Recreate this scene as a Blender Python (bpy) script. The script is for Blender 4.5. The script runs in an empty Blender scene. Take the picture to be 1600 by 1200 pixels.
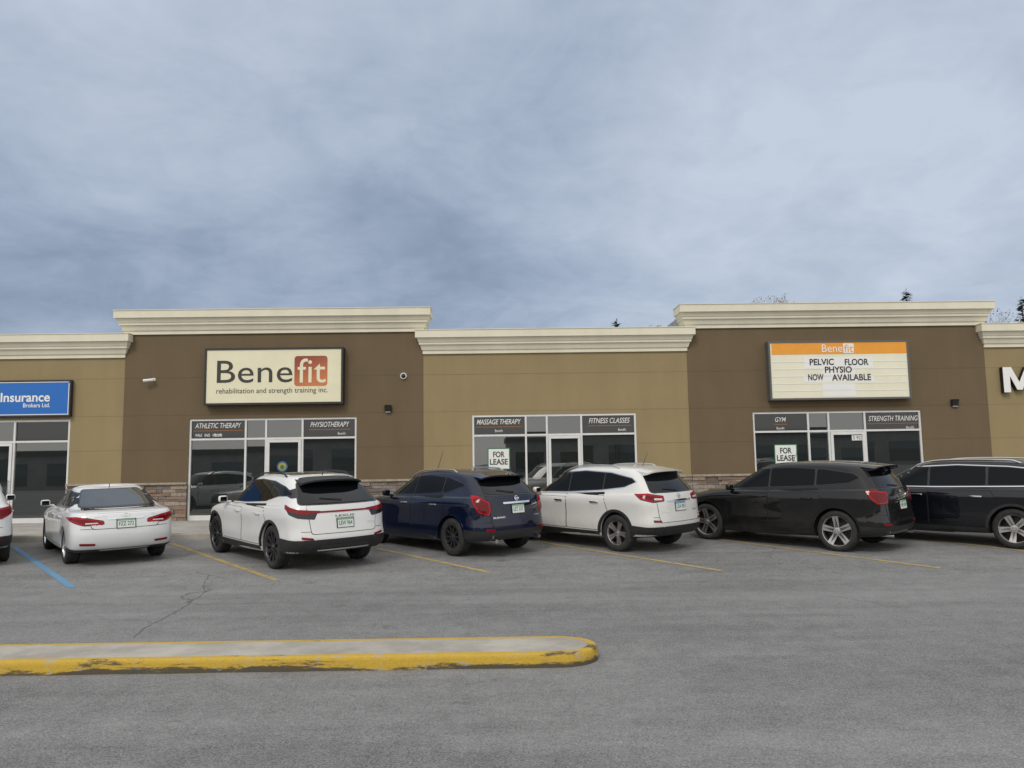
import bpy, bmesh, math, random
from mathutils import Vector, Matrix
from mathutils.bvhtree import BVHTree
R=math.radians
random.seed(7)
sc=bpy.context.scene
COL=sc.collection
# ------------------------------------------------------------------ camera model
F=1180.0; EYE=Vector((0,0,1.88)); PITCH=math.atan(120/1180.0); ROLL=.015
CM=Matrix.Rotation(R(90)+PITCH,3,'X')@Matrix.Rotation(-ROLL,3,'Z')
def ray(px,py): return CM@Vector(((px-800)/F,-(py-600)/F,-1))
SL=.025; Y0=12.0; YK=18.2
def gz(y):
    if y<Y0: return 0.0
    return SL*(min(y,YK)-Y0)
def G(px,py):
    d=ray(px,py)
    t=EYE.z/(-d.z)
    if t*d.y>Y0: t=(EYE.z+SL*Y0)/(SL*d.y-d.z)
    return EYE+d*t
def at(px,py,Y):
    d=ray(px,py); return EYE+d*(Y/d.y)
FA=math.atan(.021); FO=Vector((0,22.45,0)); FX=Vector((math.cos(FA),math.sin(FA),0)); FN=Vector((math.sin(FA),-math.cos(FA),0))
def fz(px,py,d=0.0):
    r=ray(px,py); p0=FO+FN*d
    t=((p0-EYE).dot(FN))/r.dot(FN); P=EYE+r*t
    return (P-FO).dot(FX),P.z
def fworld(s,d,z): return FO+FX*s+FN*d+Vector((0,0,z))
# ------------------------------------------------------------------ object helpers
def tag(o,label=None,cat=None,group=None,kind=None):
    if label: o['label']=label
    if cat: o['category']=cat
    if group: o['group']=group
    if kind: o['kind']=kind
    return o
def empty(name,loc=(0,0,0),rz=0):
    o=bpy.data.objects.new(name,None); COL.objects.link(o); o.location=loc; o.rotation_euler=(0,0,rz); o.empty_display_size=.2
    return o
def put_mesh(name,me,mat,parent=None,loc=None,smooth=None):
    me.materials.clear()
    for m in (mat if isinstance(mat,(list,tuple)) else [mat]): me.materials.append(m)
    if smooth is not None:
        for p in me.polygons: p.use_smooth=True
        if smooth>0: me.set_sharp_from_angle(angle=R(smooth))
    o=bpy.data.objects.new(name,me); COL.objects.link(o)
    if parent: o.parent=parent
    if loc is not None: o.location=loc
    return o
def put(name,bm,mat,parent=None,loc=None,smooth=None,recalc=True):
    if recalc: bmesh.ops.recalc_face_normals(bm,faces=bm.faces[:])
    me=bpy.data.meshes.new(name); bm.to_mesh(me); bm.free()
    return put_mesh(name,me,mat,parent,loc,smooth)
def bx(bm,x0,x1,y0,y1,z0,z1):
    v=[bm.verts.new(p) for p in ((x0,y0,z0),(x1,y0,z0),(x1,y1,z0),(x0,y1,z0),(x0,y0,z1),(x1,y0,z1),(x1,y1,z1),(x0,y1,z1))]
    fs=[bm.faces.new([v[i] for i in q]) for q in ((0,3,2,1),(4,5,6,7),(0,1,5,4),(1,2,6,5),(2,3,7,6),(3,0,4,7))]
    return v,fs
def rbox(bm,c,s,b=.02,seg=3):
    g=bmesh.ops.create_cube(bm,size=1)
    vs=g['verts']
    for v in vs: v.co=Vector((c[0]+v.co.x*s[0],c[1]+v.co.y*s[1],c[2]+v.co.z*s[2]))
    es=list({e for v in vs for e in v.link_edges})
    bmesh.ops.bevel(bm,geom=es,offset=b,segments=seg,profile=.5,affect='EDGES')
def tube(bm,p0,p1,r0,r1,n=6,cap=True):
    p0=Vector(p0);p1=Vector(p1); d=(p1-p0).normalized()
    a=d.orthogonal().normalized(); b=d.cross(a)
    A=[bm.verts.new(p0+(a*math.cos(2*math.pi*k/n)+b*math.sin(2*math.pi*k/n))*r0) for k in range(n)]
    B=[bm.verts.new(p1+(a*math.cos(2*math.pi*k/n)+b*math.sin(2*math.pi*k/n))*r1) for k in range(n)]
    for k in range(n): bm.faces.new((A[k],A[(k+1)%n],B[(k+1)%n],B[k]))
    if cap: bm.faces.new(A[::-1]); bm.faces.new(B)
def path_tube(bm,pts,r,n=8):
    for i in range(len(pts)-1): tube(bm,pts[i],pts[i+1],r,r,n)
def lathe(bm,prof,n=40,closed=False):
    rings=[]
    for k in range(n):
        a=2*math.pi*k/n
        rings.append([bm.verts.new((r*math.cos(a),y,r*math.sin(a))) for r,y in prof])
    m=len(prof)
    for k in range(n):
        A=rings[k];B=rings[(k+1)%n]
        for j in range(m if closed else m-1):
            j2=(j+1)%m
            bm.faces.new((A[j],A[j2],B[j2],B[j]))
# ------------------------------------------------------------------ materials
def NT(name):
    m=bpy.data.materials.new(name); m.use_nodes=True
    nt=m.node_tree; b=nt.nodes['Principled BSDF']
    return m,nt,b
def nd(nt,t,**k):
    n=nt.nodes.new(t)
    for a,v in k.items(): setattr(n,a,v)
    return n
def lk(nt,a,b): nt.links.new(a,b)
def math_(nt,op,a,b=None,c=None,clamp=False):
    n=nt.nodes.new('ShaderNodeMath'); n.operation=op; n.use_clamp=clamp
    for i,x in enumerate((a,b,c)):
        if x is None: continue
        if isinstance(x,(int,float)): n.inputs[i].default_value=x
        else: nt.links.new(x,n.inputs[i])
    return n.outputs[0]
def mixc(nt,f,a,b,mode='MIX'):
    n=nt.nodes.new('ShaderNodeMixRGB'); n.blend_type=mode
    for i,x in enumerate((f,a,b)):
        if isinstance(x,(int,float)): n.inputs[i].default_value=x
        elif isinstance(x,(tuple,list)): n.inputs[i].default_value=(*x[:3],1)
        else: nt.links.new(x,n.inputs[i])
    return n.outputs[0]
def noise(nt,vec,scale,detail=4,rough=.5,dist=0):
    n=nd(nt,'ShaderNodeTexNoise'); n.inputs['Scale'].default_value=scale; n.inputs['Detail'].default_value=detail
    n.inputs['Roughness'].default_value=rough; n.inputs['Distortion'].default_value=dist
    if vec is not None: lk(nt,vec,n.inputs['Vector'])
    return n.outputs['Fac']
def ramp(nt,fac,lo,hi):
    n=nd(nt,'ShaderNodeMapRange'); n.interpolation_type='SMOOTHSTEP'
    lk(nt,fac,n.inputs['Value']); n.inputs['From Min'].default_value=lo; n.inputs['From Max'].default_value=hi
    return n.outputs['Result']
def bumpn(nt,h,strength,dist=.01):
    n=nd(nt,'ShaderNodeBump'); n.inputs['Strength'].default_value=strength; n.inputs['Distance'].default_value=dist
    lk(nt,h,n.inputs['Height']); return n.outputs['Normal']
def M(name,col,rough=.5,metal=0,coat=0,spec=.5,var=0,vs=3,bump=0,bs=60,det=5,ior=None):
    m,nt,b=NT(name)
    b.inputs['Base Color'].default_value=(*col,1); b.inputs['Roughness'].default_value=rough; b.inputs['Metallic'].default_value=metal
    b.inputs['Coat Weight'].default_value=coat; b.inputs['Coat Roughness'].default_value=.04; b.inputs['Specular IOR Level'].default_value=spec
    if ior: b.inputs['IOR'].default_value=ior
    if var or bump:
        tc=nd(nt,'ShaderNodeTexCoord').outputs['Object']
        if var:
            f=noise(nt,tc,vs,det,.6)
            f=ramp(nt,f,.3,.7)
            lk(nt,mixc(nt,f,[c*(1-var) for c in col],[min(1,c*(1+var)) for c in col]),b.inputs['Base Color'])
        if bump: lk(nt,bumpn(nt,noise(nt,tc,bs,3),bump),b.inputs['Normal'])
    return m
def paint(name,col,metal=0,dirt=.1,dcol=(.22,.19,.16),rough=.35,coat=1.0,spec=.5):
    m,nt,b=NT(name)
    tc=nd(nt,'ShaderNodeTexCoord').outputs['Object']
    sp=nd(nt,'ShaderNodeSeparateXYZ'); lk(nt,tc,sp.inputs[0])
    z=sp.outputs['Z']
    g=ramp(nt,z,1.15,.2)
    n=noise(nt,tc,2.5,7,.65); n2=noise(nt,tc,14,5,.6)
    f=math_(nt,'MULTIPLY',math_(nt,'ADD',math_(nt,'MULTIPLY',g,1.4),.12),math_(nt,'MULTIPLY',ramp(nt,n,.25,.8),math_(nt,'ADD',n2,.5)))
    f=math_(nt,'MULTIPLY',f,dirt,clamp=True)
    lk(nt,mixc(nt,f,col,dcol),b.inputs['Base Color'])
    b.inputs['Metallic'].default_value=metal; b.inputs['Specular IOR Level'].default_value=spec
    lk(nt,math_(nt,'ADD',math_(nt,'MULTIPLY',f,.5),rough,clamp=True),b.inputs['Roughness'])
    lk(nt,math_(nt,'SUBTRACT',coat,math_(nt,'MULTIPLY',f,1.2),clamp=True),b.inputs['Coat Weight'])
    b.inputs['Coat Roughness'].default_value=.03
    return m
def asphalt():
    m,nt,b=NT('asphalt')
    tc=nd(nt,'ShaderNodeTexCoord').outputs['Object']
    mp=nd(nt,'ShaderNodeMapping'); mp.inputs['Scale'].default_value=(.10,1,1); mp.inputs['Rotation'].default_value=(0,0,R(-4)); lk(nt,tc,mp.inputs['Vector'])
    n1=noise(nt,tc,.22,5,.6); n2=noise(nt,tc,60,2,.7); n3=noise(nt,tc,3.5,6,.65); n4=noise(nt,mp.outputs[0],1.1,6,.62); n5=noise(nt,tc,1.1,5,.7,.4)
    n6=noise(nt,tc,18,4,.7)
    v=math_(nt,'ADD',.192,math_(nt,'MULTIPLY',math_(nt,'SUBTRACT',n1,.5),.16))
    v=math_(nt,'ADD',v,math_(nt,'MULTIPLY',math_(nt,'SUBTRACT',n4,.5),.20))
    v=math_(nt,'ADD',v,math_(nt,'MULTIPLY',math_(nt,'SUBTRACT',n3,.5),.12))
    v=math_(nt,'ADD',v,math_(nt,'MULTIPLY',math_(nt,'SUBTRACT',n2,.5),.46))
    v=math_(nt,'ADD',v,math_(nt,'MULTIPLY',math_(nt,'SUBTRACT',n6,.5),.20))
    st=math_(nt,'MULTIPLY',ramp(nt,n5,.62,.74),.48)
    v=math_(nt,'MULTIPLY',v,math_(nt,'SUBTRACT',1,st))
    vo=nd(nt,'ShaderNodeTexVoronoi'); vo.feature='DISTANCE_TO_EDGE'; vo.inputs['Scale'].default_value=.16
    dv=nd(nt,'ShaderNodeVectorMath'); dv.operation='ADD'; lk(nt,tc,dv.inputs[0])
    nn=nd(nt,'ShaderNodeTexNoise'); nn.inputs['Scale'].default_value=1.3; nn.inputs['Detail'].default_value=6; lk(nt,tc,nn.inputs['Vector']); lk(nt,nn.outputs['Color'],dv.inputs[1])
    lk(nt,dv.outputs[0],vo.inputs['Vector'])
    cr=ramp(nt,vo.outputs['Distance'],.006,.0)
    cr=math_(nt,'MULTIPLY',cr,math_(nt,'MULTIPLY',ramp(nt,n1,.50,.6),.5))
    v=math_(nt,'MULTIPLY',v,math_(nt,'SUBTRACT',1,cr))
    v=math_(nt,'MAXIMUM',v,.03)
    c=nd(nt,'ShaderNodeCombineXYZ'); 
    lk(nt,math_(nt,'MULTIPLY',v,1.0),c.inputs[0]); lk(nt,v,c.inputs[1]); lk(nt,math_(nt,'MULTIPLY',v,.985),c.inputs[2])
    lk(nt,c.outputs[0],b.inputs['Base Color']); b.inputs['Roughness'].default_value=.88
    hh=math_(nt,'ADD',n2,math_(nt,'MULTIPLY',n6,.8))
    lk(nt,bumpn(nt,hh,.7,.015),b.inputs['Normal'])
    return m
def worn_yellow(name,wear=.5,black=.35,yel=(.50,.325,.035),under=(.34,.32,.28)):
    m,nt,b=NT(name)
    tc=nd(nt,'ShaderNodeTexCoord').outputs['Object']
    sp=nd(nt,'ShaderNodeSeparateXYZ'); lk(nt,tc,sp.inputs[0])
    low=math_(nt,'MULTIPLY',ramp(nt,sp.outputs['Z'],.07,.0),.17)
    mp=nd(nt,'ShaderNodeMapping'); mp.inputs['Scale'].default_value=(.40,1,2.6); lk(nt,tc,mp.inputs['Vector'])
    a=noise(nt,tc,5.5,10,.75); s=noise(nt,mp.outputs[0],3.4,11,.8,.3); g=noise(nt,tc,45,4,.6); w_=noise(nt,tc,.8,3,.5)
    c=mixc(nt,ramp(nt,g,.25,.75),[x*.88 for x in yel],[x*1.08 for x in yel])
    c=mixc(nt,math_(nt,'MULTIPLY',ramp(nt,math_(nt,'ADD',a,math_(nt,'MULTIPLY',low,.4)),.60-wear*.14,.67-wear*.12),.85),c,under)
    endd=math_(nt,'MULTIPLY',ramp(nt,sp.outputs['X'],3.4,4.7),.03)
    s2=math_(nt,'ADD',math_(nt,'ADD',math_(nt,'ADD',s,endd),low),math_(nt,'MULTIPLY',math_(nt,'SUBTRACT',w_,.5),.35))
    c=mixc(nt,math_(nt,'MULTIPLY',ramp(nt,s2,.66-black*.16,.73-black*.14),.9),c,(.035,.034,.032))
    lk(nt,c,b.inputs['Base Color']); b.inputs['Roughness'].default_value=.75
    lk(nt,bumpn(nt,g,.18,.008),b.inputs['Normal'])
    return m
def line_paint(name,col,wear):
    m,nt,b=NT(name)
    tc=nd(nt,'ShaderNodeTexCoord').outputs['Object']
    a=noise(nt,tc,7,10,.75); g=noise(nt,tc,70,3,.6)
    f=ramp(nt,math_(nt,'ADD',math_(nt,'MULTIPLY',a,.6),math_(nt,'MULTIPLY',g,.4)),.52-wear*.1,.62-wear*.08)
    lk(nt,mixc(nt,math_(nt,'MULTIPLY',f,.85),col,(.19,.185,.18)),b.inputs['Base Color']); b.inputs['Roughness'].default_value=.8
    lk(nt,bumpn(nt,g,.5,.01),b.inputs['Normal'])
    return m
def stucco(name,col):
    m,nt,b=NT(name)
    tc=nd(nt,'ShaderNodeTexCoord').outputs['Object']
    mp=nd(nt,'ShaderNodeMapping'); mp.inputs['Scale'].default_value=(1.6,1,.25); lk(nt,tc,mp.inputs['Vector'])
    a=noise(nt,tc,.7,6,.6); s=noise(nt,mp.outputs[0],1.2,6,.65); g=noise(nt,tc,120,3,.6)
    f=math_(nt,'ADD',math_(nt,'MULTIPLY',ramp(nt,a,.25,.75),.5),math_(nt,'MULTIPLY',ramp(nt,s,.25,.75),.5))
    c=mixc(nt,f,[x*.90 for x in col],[x*1.07 for x in col])
    lk(nt,c,b.inputs['Base Color']); b.inputs['Roughness'].default_value=.92; b.inputs['Specular IOR Level'].default_value=.2
    lk(nt,bumpn(nt,g,.35,.01),b.inputs['Normal'])
    return m
def stone_mat():
    m,nt,b=NT('ledgestone')
    at_=nd(nt,'ShaderNodeAttribute'); at_.attribute_name='Col'
    tc=nd(nt,'ShaderNodeTexCoord').outputs['Object']
    n=noise(nt,tc,18,6,.65)
    c=mixc(nt,math_(nt,'MULTIPLY',ramp(nt,n,.3,.75),.55),at_.outputs['Color'],(.10,.085,.075))
    lk(nt,c,b.inputs['Base Color']); b.inputs['Roughness'].default_value=.9
    lk(nt,bumpn(nt,n,.8,.03),b.inputs['Normal'])
    return m
def grad_mat():
    m,nt,b=NT('logo_gradient')
    tc=nd(nt,'ShaderNodeTexCoord').outputs['Generated']
    sp=nd(nt,'ShaderNodeSeparateXYZ'); lk(nt,tc,sp.inputs[0])
    f=math_(nt,'ADD',math_(nt,'MULTIPLY',sp.outputs['Z'],.7),math_(nt,'MULTIPLY',sp.outputs['X'],-.3))
    lk(nt,mixc(nt,ramp(nt,f,-.3,.7),(.58,.19,.06),(.24,.045,.025)),b.inputs['Base Color']); b.inputs['Roughness'].default_value=.4
    return m
MT={}
MT['asphalt']=asphalt()
MT['concrete']=M('concrete',(.37,.345,.30),.9,var=.2,vs=2.2,bump=.5,bs=70,det=8)
MT['walk']=M('sidewalk_concrete',(.36,.345,.32),.9,var=.16,vs=1.5,bump=.4,bs=70)
MT['kerb_y']=worn_yellow('yellow_kerb_paint',.36,.56)
MT['line_y']=line_paint('yellow_line_paint',(.48,.33,.07),.72)
MT['line_b']=line_paint('blue_line_paint',(.10,.27,.46),.4)
MT['tan']=stucco('tan_stucco',(.292,.230,.126))
MT['brown']=stucco('brown_stucco',(.150,.112,.068))
MT['tan_j']=M('tan_joint',(.21,.165,.09),.9)
MT['brown_j']=M('brown_joint',(.105,.078,.047),.9)
MT['cream']=stucco('cream_cornice',(.72,.68,.55))
MT['stone']=stone_mat()
MT['stonecap']=M('stone_cap',(.32,.275,.22),.9,var=.2,vs=6)
MT['roof']=M('roof_membrane',(.3,.3,.3),.9,var=.1)
MT['alu']=M('white_aluminium',(.66,.66,.65),.4,var=.05)
MT['pane']=M('dark_window_glass',(.014,.018,.017),.012,ior=2.3)
MT['pane2']=M('transom_glass',(.012,.013,.014),.04,ior=1.65)
MT['steel']=M('brushed_steel',(.5,.5,.5),.3,metal=1)
MT['black']=M('black_plastic',(.018,.018,.019),.55,var=.2,vs=8)
MT['blackgloss']=M('black_gloss_trim',(.008,.008,.009),.12,coat=.3)
MT['seam']=M('panel_gap',(.004,.004,.004),.9)
MT['white_t']=M('white_vinyl',(.74,.74,.72),.5)
MT['orange']=M('orange_print',(.78,.32,.03),.45,var=.04)
MT['orange_d']=M('dull_orange_print',(.38,.13,.02),.5)
MT['charcoal']=M('charcoal_print',(.035,.032,.03),.5)
MT['blackprint']=M('black_print',(.008,.008,.008),.5)
MT['signcream']=M('cream_sign_face',(.74,.70,.50),.35,var=.03,vs=2)
MT['signcream2']=M('pale_cream_sign_face',(.76,.735,.57),.35,var=.03,vs=2)
MT['signwhite']=M('white_sign_face',(.78,.78,.76),.35)
MT['grad']=grad_mat()
MT['blue']=M('blue_sign_face',(.010,.135,.48),.35)
MT['signframe']=M('dark_sign_frame',(.02,.02,.021),.4)
MT['signframe2']=M('grey_sign_frame',(.10,.10,.10),.45)
MT['green']=M('green_print',(.03,.15,.07),.5)
MT['greendark']=M('dark_green_print',(.008,.03,.016),.5)
MT['cyan']=M('blue_print',(.02,.10,.22),.5)
MT['yellowp']=M('yellow_print',(.38,.29,.04),.5)
MT['cyanband']=M('pale_blue_print',(.15,.30,.50),.5)
MT['camwhite']=M('white_camera_plastic',(.70,.70,.69),.35)
MT['tyre']=M('tyre_rubber',(.022,.022,.022),.8,var=.35,vs=9,bump=.3,bs=90)
MT['carglass']=M('tinted_car_glass',(.004,.005,.006),.02,spec=.4)
MT['carglass_s']=M('tinted_side_glass',(.005,.006,.007),.03,spec=.16)
MT['carglass_l']=M('car_rear_glass',(.03,.034,.036),.02,ior=2.1)
MT['lamp_red']=M('red_lamp_lens',(.34,.003,.010),.10,spec=.35)
MT['lamp_deep']=M('deep_red_lamp_core',(.13,.001,.004),.10,spec=.35)
MT['lamp_dark']=M('dark_red_lamp_lens',(.20,.003,.008),.12,spec=.35)
MT['lamp_clear']=M('clear_lamp_lens',(.58,.56,.56),.12,coat=1)
MT['chrome']=M('chrome_trim',(.75,.75,.76),.12,metal=1)
MT['silver']=M('silver_alloy',(.55,.55,.56),.28,metal=.9)
MT['machined']=M('machined_alloy',(.62,.60,.58),.25,metal=.9)
MT['gunmetal']=M('dark_alloy',(.07,.07,.075),.35,metal=.7)
MT['blackrim']=M('black_steel_rim',(.02,.02,.022),.5)
MT['hubdark']=M('wheel_barrel',(.02,.02,.02),.6)
MT['plate']=M('plate_face',(.66,.70,.66),.4)
MT['plate_t']=M('plate_characters',(.03,.10,.10),.5)
MT['plate_g']=M('plate_green_band',(.20,.38,.22),.5)
MT['trunk']=M('tree_bark',(.09,.07,.055),.95,var=.3,vs=6)
MT['needle']=M('spruce_needles',(.03,.05,.03),.8,var=.45,vs=1.2)
MT['leaf']=M('yellowing_leaves',(.22,.17,.06),.8,var=.4,vs=1.5)
MT['crack']=M('tar_crack',(.09,.088,.085),.9)
MT['farwall']=M('pale_brick_wall',(.42,.38,.33),.9,var=.12,vs=.6)
MT['faredge']=M('dark_fascia',(.10,.09,.085),.8)
# ------------------------------------------------------------------ text
def text_me(txt,shear=0,offset=0,space=1.0,ext=.0):
    cu=bpy.data.curves.new('t','FONT'); cu.body=txt; cu.size=1; cu.extrude=ext; cu.shear=shear; cu.offset=offset; cu.space_character=space
    cu.resolution_u=4
    ob=bpy.data.objects.new('t',cu); COL.objects.link(ob)
    dg=bpy.context.evaluated_depsgraph_get(); dg.update()
    me=bpy.data.meshes.new_from_object(ob.evaluated_get(dg))
    bpy.data.objects.remove(ob); bpy.data.curves.remove(cu)
    return me
def fit(me,w,h,depth=None):
    xs=[v.co.x for v in me.vertices]; ys=[v.co.y for v in me.vertices]; zs=[v.co.z for v in me.vertices]
    x0,x1,y0,y1,z0,z1=min(xs),max(xs),min(ys),max(ys),min(zs),max(zs)
    for v in me.vertices:
        v.co.x=((v.co.x-x0)/(x1-x0)-.5)*w; v.co.y=((v.co.y-y0)/(y1-y0)-.5)*h
        v.co.z=(v.co.z-z0)/(z1-z0)*depth if (depth and z1>z0) else 0
    return me
RX90=Matrix(((1,0,0,0),(0,0,-1,0),(0,1,0,0),(0,0,0,1)))
def fbox(px0,py0,px1,py1,d):
    mx=(px0+px1)/2; my=(py0+py1)/2
    s0=fz(px0,my,d)[0]; s1=fz(px1,my,d)[0]; z1=fz(mx,py0,d)[1]; z0=fz(mx,py1,d)[1]
    return s0,s1,z0,z1
def ftext(parent,txt,px0,py0,px1,py1,d,mat,org=(0,0),name='lettering',shear=0,offset=0,space=1,dep=None):
    s0,s1,z0,z1=fbox(px0,py0,px1,py1,d)
    me=fit(text_me(txt,shear,offset,space,ext=.1 if dep else 0),s1-s0,z1-z0,dep)
    me.transform(RX90)
    return put_mesh(name,me,mat,parent,((s0+s1)/2-org[0],-d,(z0+z1)/2-org[1]))
def fquad(parent,name,px0,py0,px1,py1,d,th,mat,org=(0,0),round_=0):
    s0,s1,z0,z1=fbox(px0,py0,px1,py1,d)
    bm=bmesh.new()
    if round_:
        pts=roundpoly([(s0,z0),(s1,z0),(s1,z1),(s0,z1)],round_,6)
        a=[bm.verts.new((p[0]-org[0],-d,p[1]-org[1])) for p in pts]; c=[bm.verts.new((p[0]-org[0],-d+th,p[1]-org[1])) for p in pts]
        bm.faces.new(a); bm.faces.new(c[::-1])
        for i in range(len(a)): bm.faces.new((a[i],a[(i+1)%len(a)],c[(i+1)%len(a)],c[i]))
    else: bx(bm,s0-org[0],s1-org[0],-d,-d+th,z0-org[1],z1-org[1])
    return put(name,bm,mat,parent)
def roundpoly(poly,r,n=4):
    out=[]; N=len(poly)
    for i in range(N):
        a=Vector(poly[i-1]);b=Vector(poly[i]);c=Vector(poly[(i+1)%N])
        la=(a-b).length; lc=(c-b).length
        rr=min(r,la*.45,lc*.45)
        p=b+(a-b)*(rr/la); q=b+(c-b)*(rr/lc)
        for k in range(n+1):
            t=k/n; out.append(tuple(p*(1-t)**2+b*2*t*(1-t)+q*t*t))
    return out
def inset(poly,d):
    N=len(poly); A=sum(poly[i][0]*poly[(i+1)%N][1]-poly[(i+1)%N][0]*poly[i][1] for i in range(N))
    sg=1 if A>0 else -1; out=[]
    for i in range(N):
        a=Vector(poly[i-1]);b=Vector(poly[i]);c=Vector(poly[(i+1)%N])
        e1=(b-a).normalized(); e2=(c-b).normalized()
        n1=Vector((-e1.y,e1.x))*sg; n2=Vector((-e2.y,e2.x))*sg
        k=n1+n2; k=k/max(.35,(1+n1.dot(n2)))
        out.append(tuple(b+k*d))
    return out
def clip(poly,val,greater):
    out=[];N=len(poly)
    ins=lambda p:(p[0]>=val) if greater else (p[0]<=val)
    for i in range(N):
        a=poly[i];b=poly[(i+1)%N]
        if ins(a): out.append(a)
        if ins(a)!=ins(b):
            t=(val-a[0])/(b[0]-a[0]); out.append((val,a[1]+(b[1]-a[1])*t))
    return out
# ================================================================== WORLD + LIGHT
wd=bpy.data.worlds.new("World"); sc.world=wd; wd.use_nodes=True
nt=wd.node_tree; nt.nodes.clear()
out=nd(nt,'ShaderNodeOutputWorld')
SUN_EL=R(42); SUN_AZ=R(200)
sky=nd(nt,'ShaderNodeTexSky'); sky.sky_type='NISHITA'; sky.sun_disc=False; sky.sun_elevation=SUN_EL; sky.sun_rotation=SUN_AZ
bgs=nd(nt,'ShaderNodeBackground'); bgs.inputs['Strength'].default_value=.09; lk(nt,sky.outputs[0],bgs.inputs['Color'])
tc=nd(nt,'ShaderNodeTexCoord').outputs['Generated']
sp=nd(nt,'ShaderNodeSeparateXYZ'); lk(nt,tc,sp.inputs[0])
zc=math_(nt,'MAXIMUM',sp.outputs['Z'],0.0)
den=math_(nt,'ADD',zc,.26)
cx=math_(nt,'DIVIDE',sp.outputs['X'],den); cy=math_(nt,'DIVIDE',sp.outputs['Y'],den)
cv=nd(nt,'ShaderNodeCombineXYZ'); lk(nt,cx,cv.inputs[0]); lk(nt,cy,cv.inputs[1]); cv.inputs[2].default_value=3.3
n1=noise(nt,cv.outputs[0],1.15,6,.50,.3); n2=noise(nt,cv.outputs[0],3.2,9,.60,.7); n3=noise(nt,cv.outputs[0],8.0,8,.6,.9)
nf=math_(nt,'ADD',math_(nt,'ADD',math_(nt,'MULTIPLY',n1,.60),math_(nt,'MULTIPLY',n2,.28)),math_(nt,'MULTIPLY',n3,.12))
nf=math_(nt,'ADD',.522,math_(nt,'MULTIPLY',math_(nt,'SUBTRACT',nf,.5),.86))
xx=sp.outputs['X']
right=math_(nt,'MULTIPLY',ramp(nt,xx,-.10,.42),.070)
lowleft=math_(nt,'MULTIPLY',math_(nt,'MULTIPLY',ramp(nt,xx,.15,-.45),ramp(nt,zc,.30,.12)),.055)
band=math_(nt,'MULTIPLY',math_(nt,'MULTIPLY',ramp(nt,math_(nt,'ABSOLUTE',math_(nt,'SUBTRACT',zc,.33)),.12,.0),ramp(nt,xx,.2,-.2)),.03)
top=math_(nt,'MULTIPLY',ramp(nt,zc,.38,.56),.045)
nf=math_(nt,'SUBTRACT',math_(nt,'ADD',nf,math_(nt,'ADD',right,top)),math_(nt,'ADD',lowleft,band))
cr=nd(nt,'ShaderNodeValToRGB'); lk(nt,nf,cr.inputs[0])
e=cr.color_ramp.elements
e[0].position=.32; e[0].color=(.185,.245,.355,1)
e[1].position=.68; e[1].color=(.58,.655,.76,1)
x=cr.color_ramp.elements.new(.44); x.color=(.305,.375,.495,1)
x=cr.color_ramp.elements.new(.52); x.color=(.400,.475,.600,1)
x=cr.color_ramp.elements.new(.59); x.color=(.480,.555,.675,1)
back=ramp(nt,sp.outputs['Y'],.30,-.6)
over=ramp(nt,zc,.58,.95)
bo_=math_(nt,'MAXIMUM',back,over)
cl2=mixc(nt,math_(nt,'MULTIPLY',bo_,.70),cr.outputs[0],(1.42,1.37,1.28))
bgc=nd(nt,'ShaderNodeBackground'); bgc.inputs['Strength'].default_value=1.0; lk(nt,cl2,bgc.inputs['Color'])
mx=nd(nt,'ShaderNodeMixShader'); mx.inputs[0].default_value=.92; lk(nt,bgs.outputs[0],mx.inputs[1]); lk(nt,bgc.outputs[0],mx.inputs[2])
lk(nt,mx.outputs[0],out.inputs['Surface'])
sl=bpy.data.lights.new('sun','SUN'); sl.energy=1.15; sl.angle=R(16); sl.color=(1,.94,.85)
so=bpy.data.objects.new('sun',sl); COL.objects.link(so)
sd=Vector((math.sin(SUN_AZ)*math.cos(SUN_EL),math.cos(SUN_AZ)*math.cos(SUN_EL),math.sin(SUN_EL)))
so.rotation_euler=sd.to_track_quat('Z','Y').to_euler(); so.location=sd*40
cam=bpy.data.cameras.new('camera'); co=bpy.data.objects.new('camera',cam); COL.objects.link(co)
cam.sensor_width=36; cam.lens=36*F/1600; cam.clip_end=3000; cam.clip_start=.05
co.matrix_world=Matrix.Translation(EYE)@CM.to_4x4(); sc.camera=co
sc.view_settings.view_transform='Standard'; sc.view_settings.look='None'; sc.view_settings.exposure=0
# ================================================================== GROUND
bm=bmesh.new()
ys=[-300,-40,0,6,Y0,YK,22.4,60,800]; xs=[-800,-60,-20,0,20,60,800]
grid=[[bm.verts.new((x,y,gz(y))) for x in xs] for y in ys]
for i in range(len(ys)-1):
    for j in range(len(xs)-1): bm.faces.new((grid[i][j],grid[i][j+1],grid[i+1][j+1],grid[i+1][j]))
tag(put('parking_lot_ground',bm,MT['asphalt']),'grey asphalt parking lot','parking lot',kind='structure')
ZW=.29
bm=bmesh.new(); kd=4.25
bx(bm,-40,40,-kd+.16,.3,-.1,ZW)
o=put('sidewalk',bm,MT['walk']); o.location=FO; o.rotation_euler=(0,0,FA); tag(o,'pale concrete sidewalk along the storefronts','sidewalk',kind='structure')
bm=bmesh.new(); v,f=bx(bm,-40,40,-kd,-kd+.157,-.1,ZW+.004)
bmesh.ops.bevel(bm,geom=[e for e in bm.edges if all(abs(q.co.z-ZW-.004)<1e-4 and q.co.y<-kd+.01 for q in e.verts)],offset=.025,segments=3,affect='EDGES')
o=put('kerb',bm,MT['concrete']); o.location=FO; o.rotation_euler=(0,0,FA); tag(o,'concrete kerb at the edge of the sidewalk','kerb',kind='structure')
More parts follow.
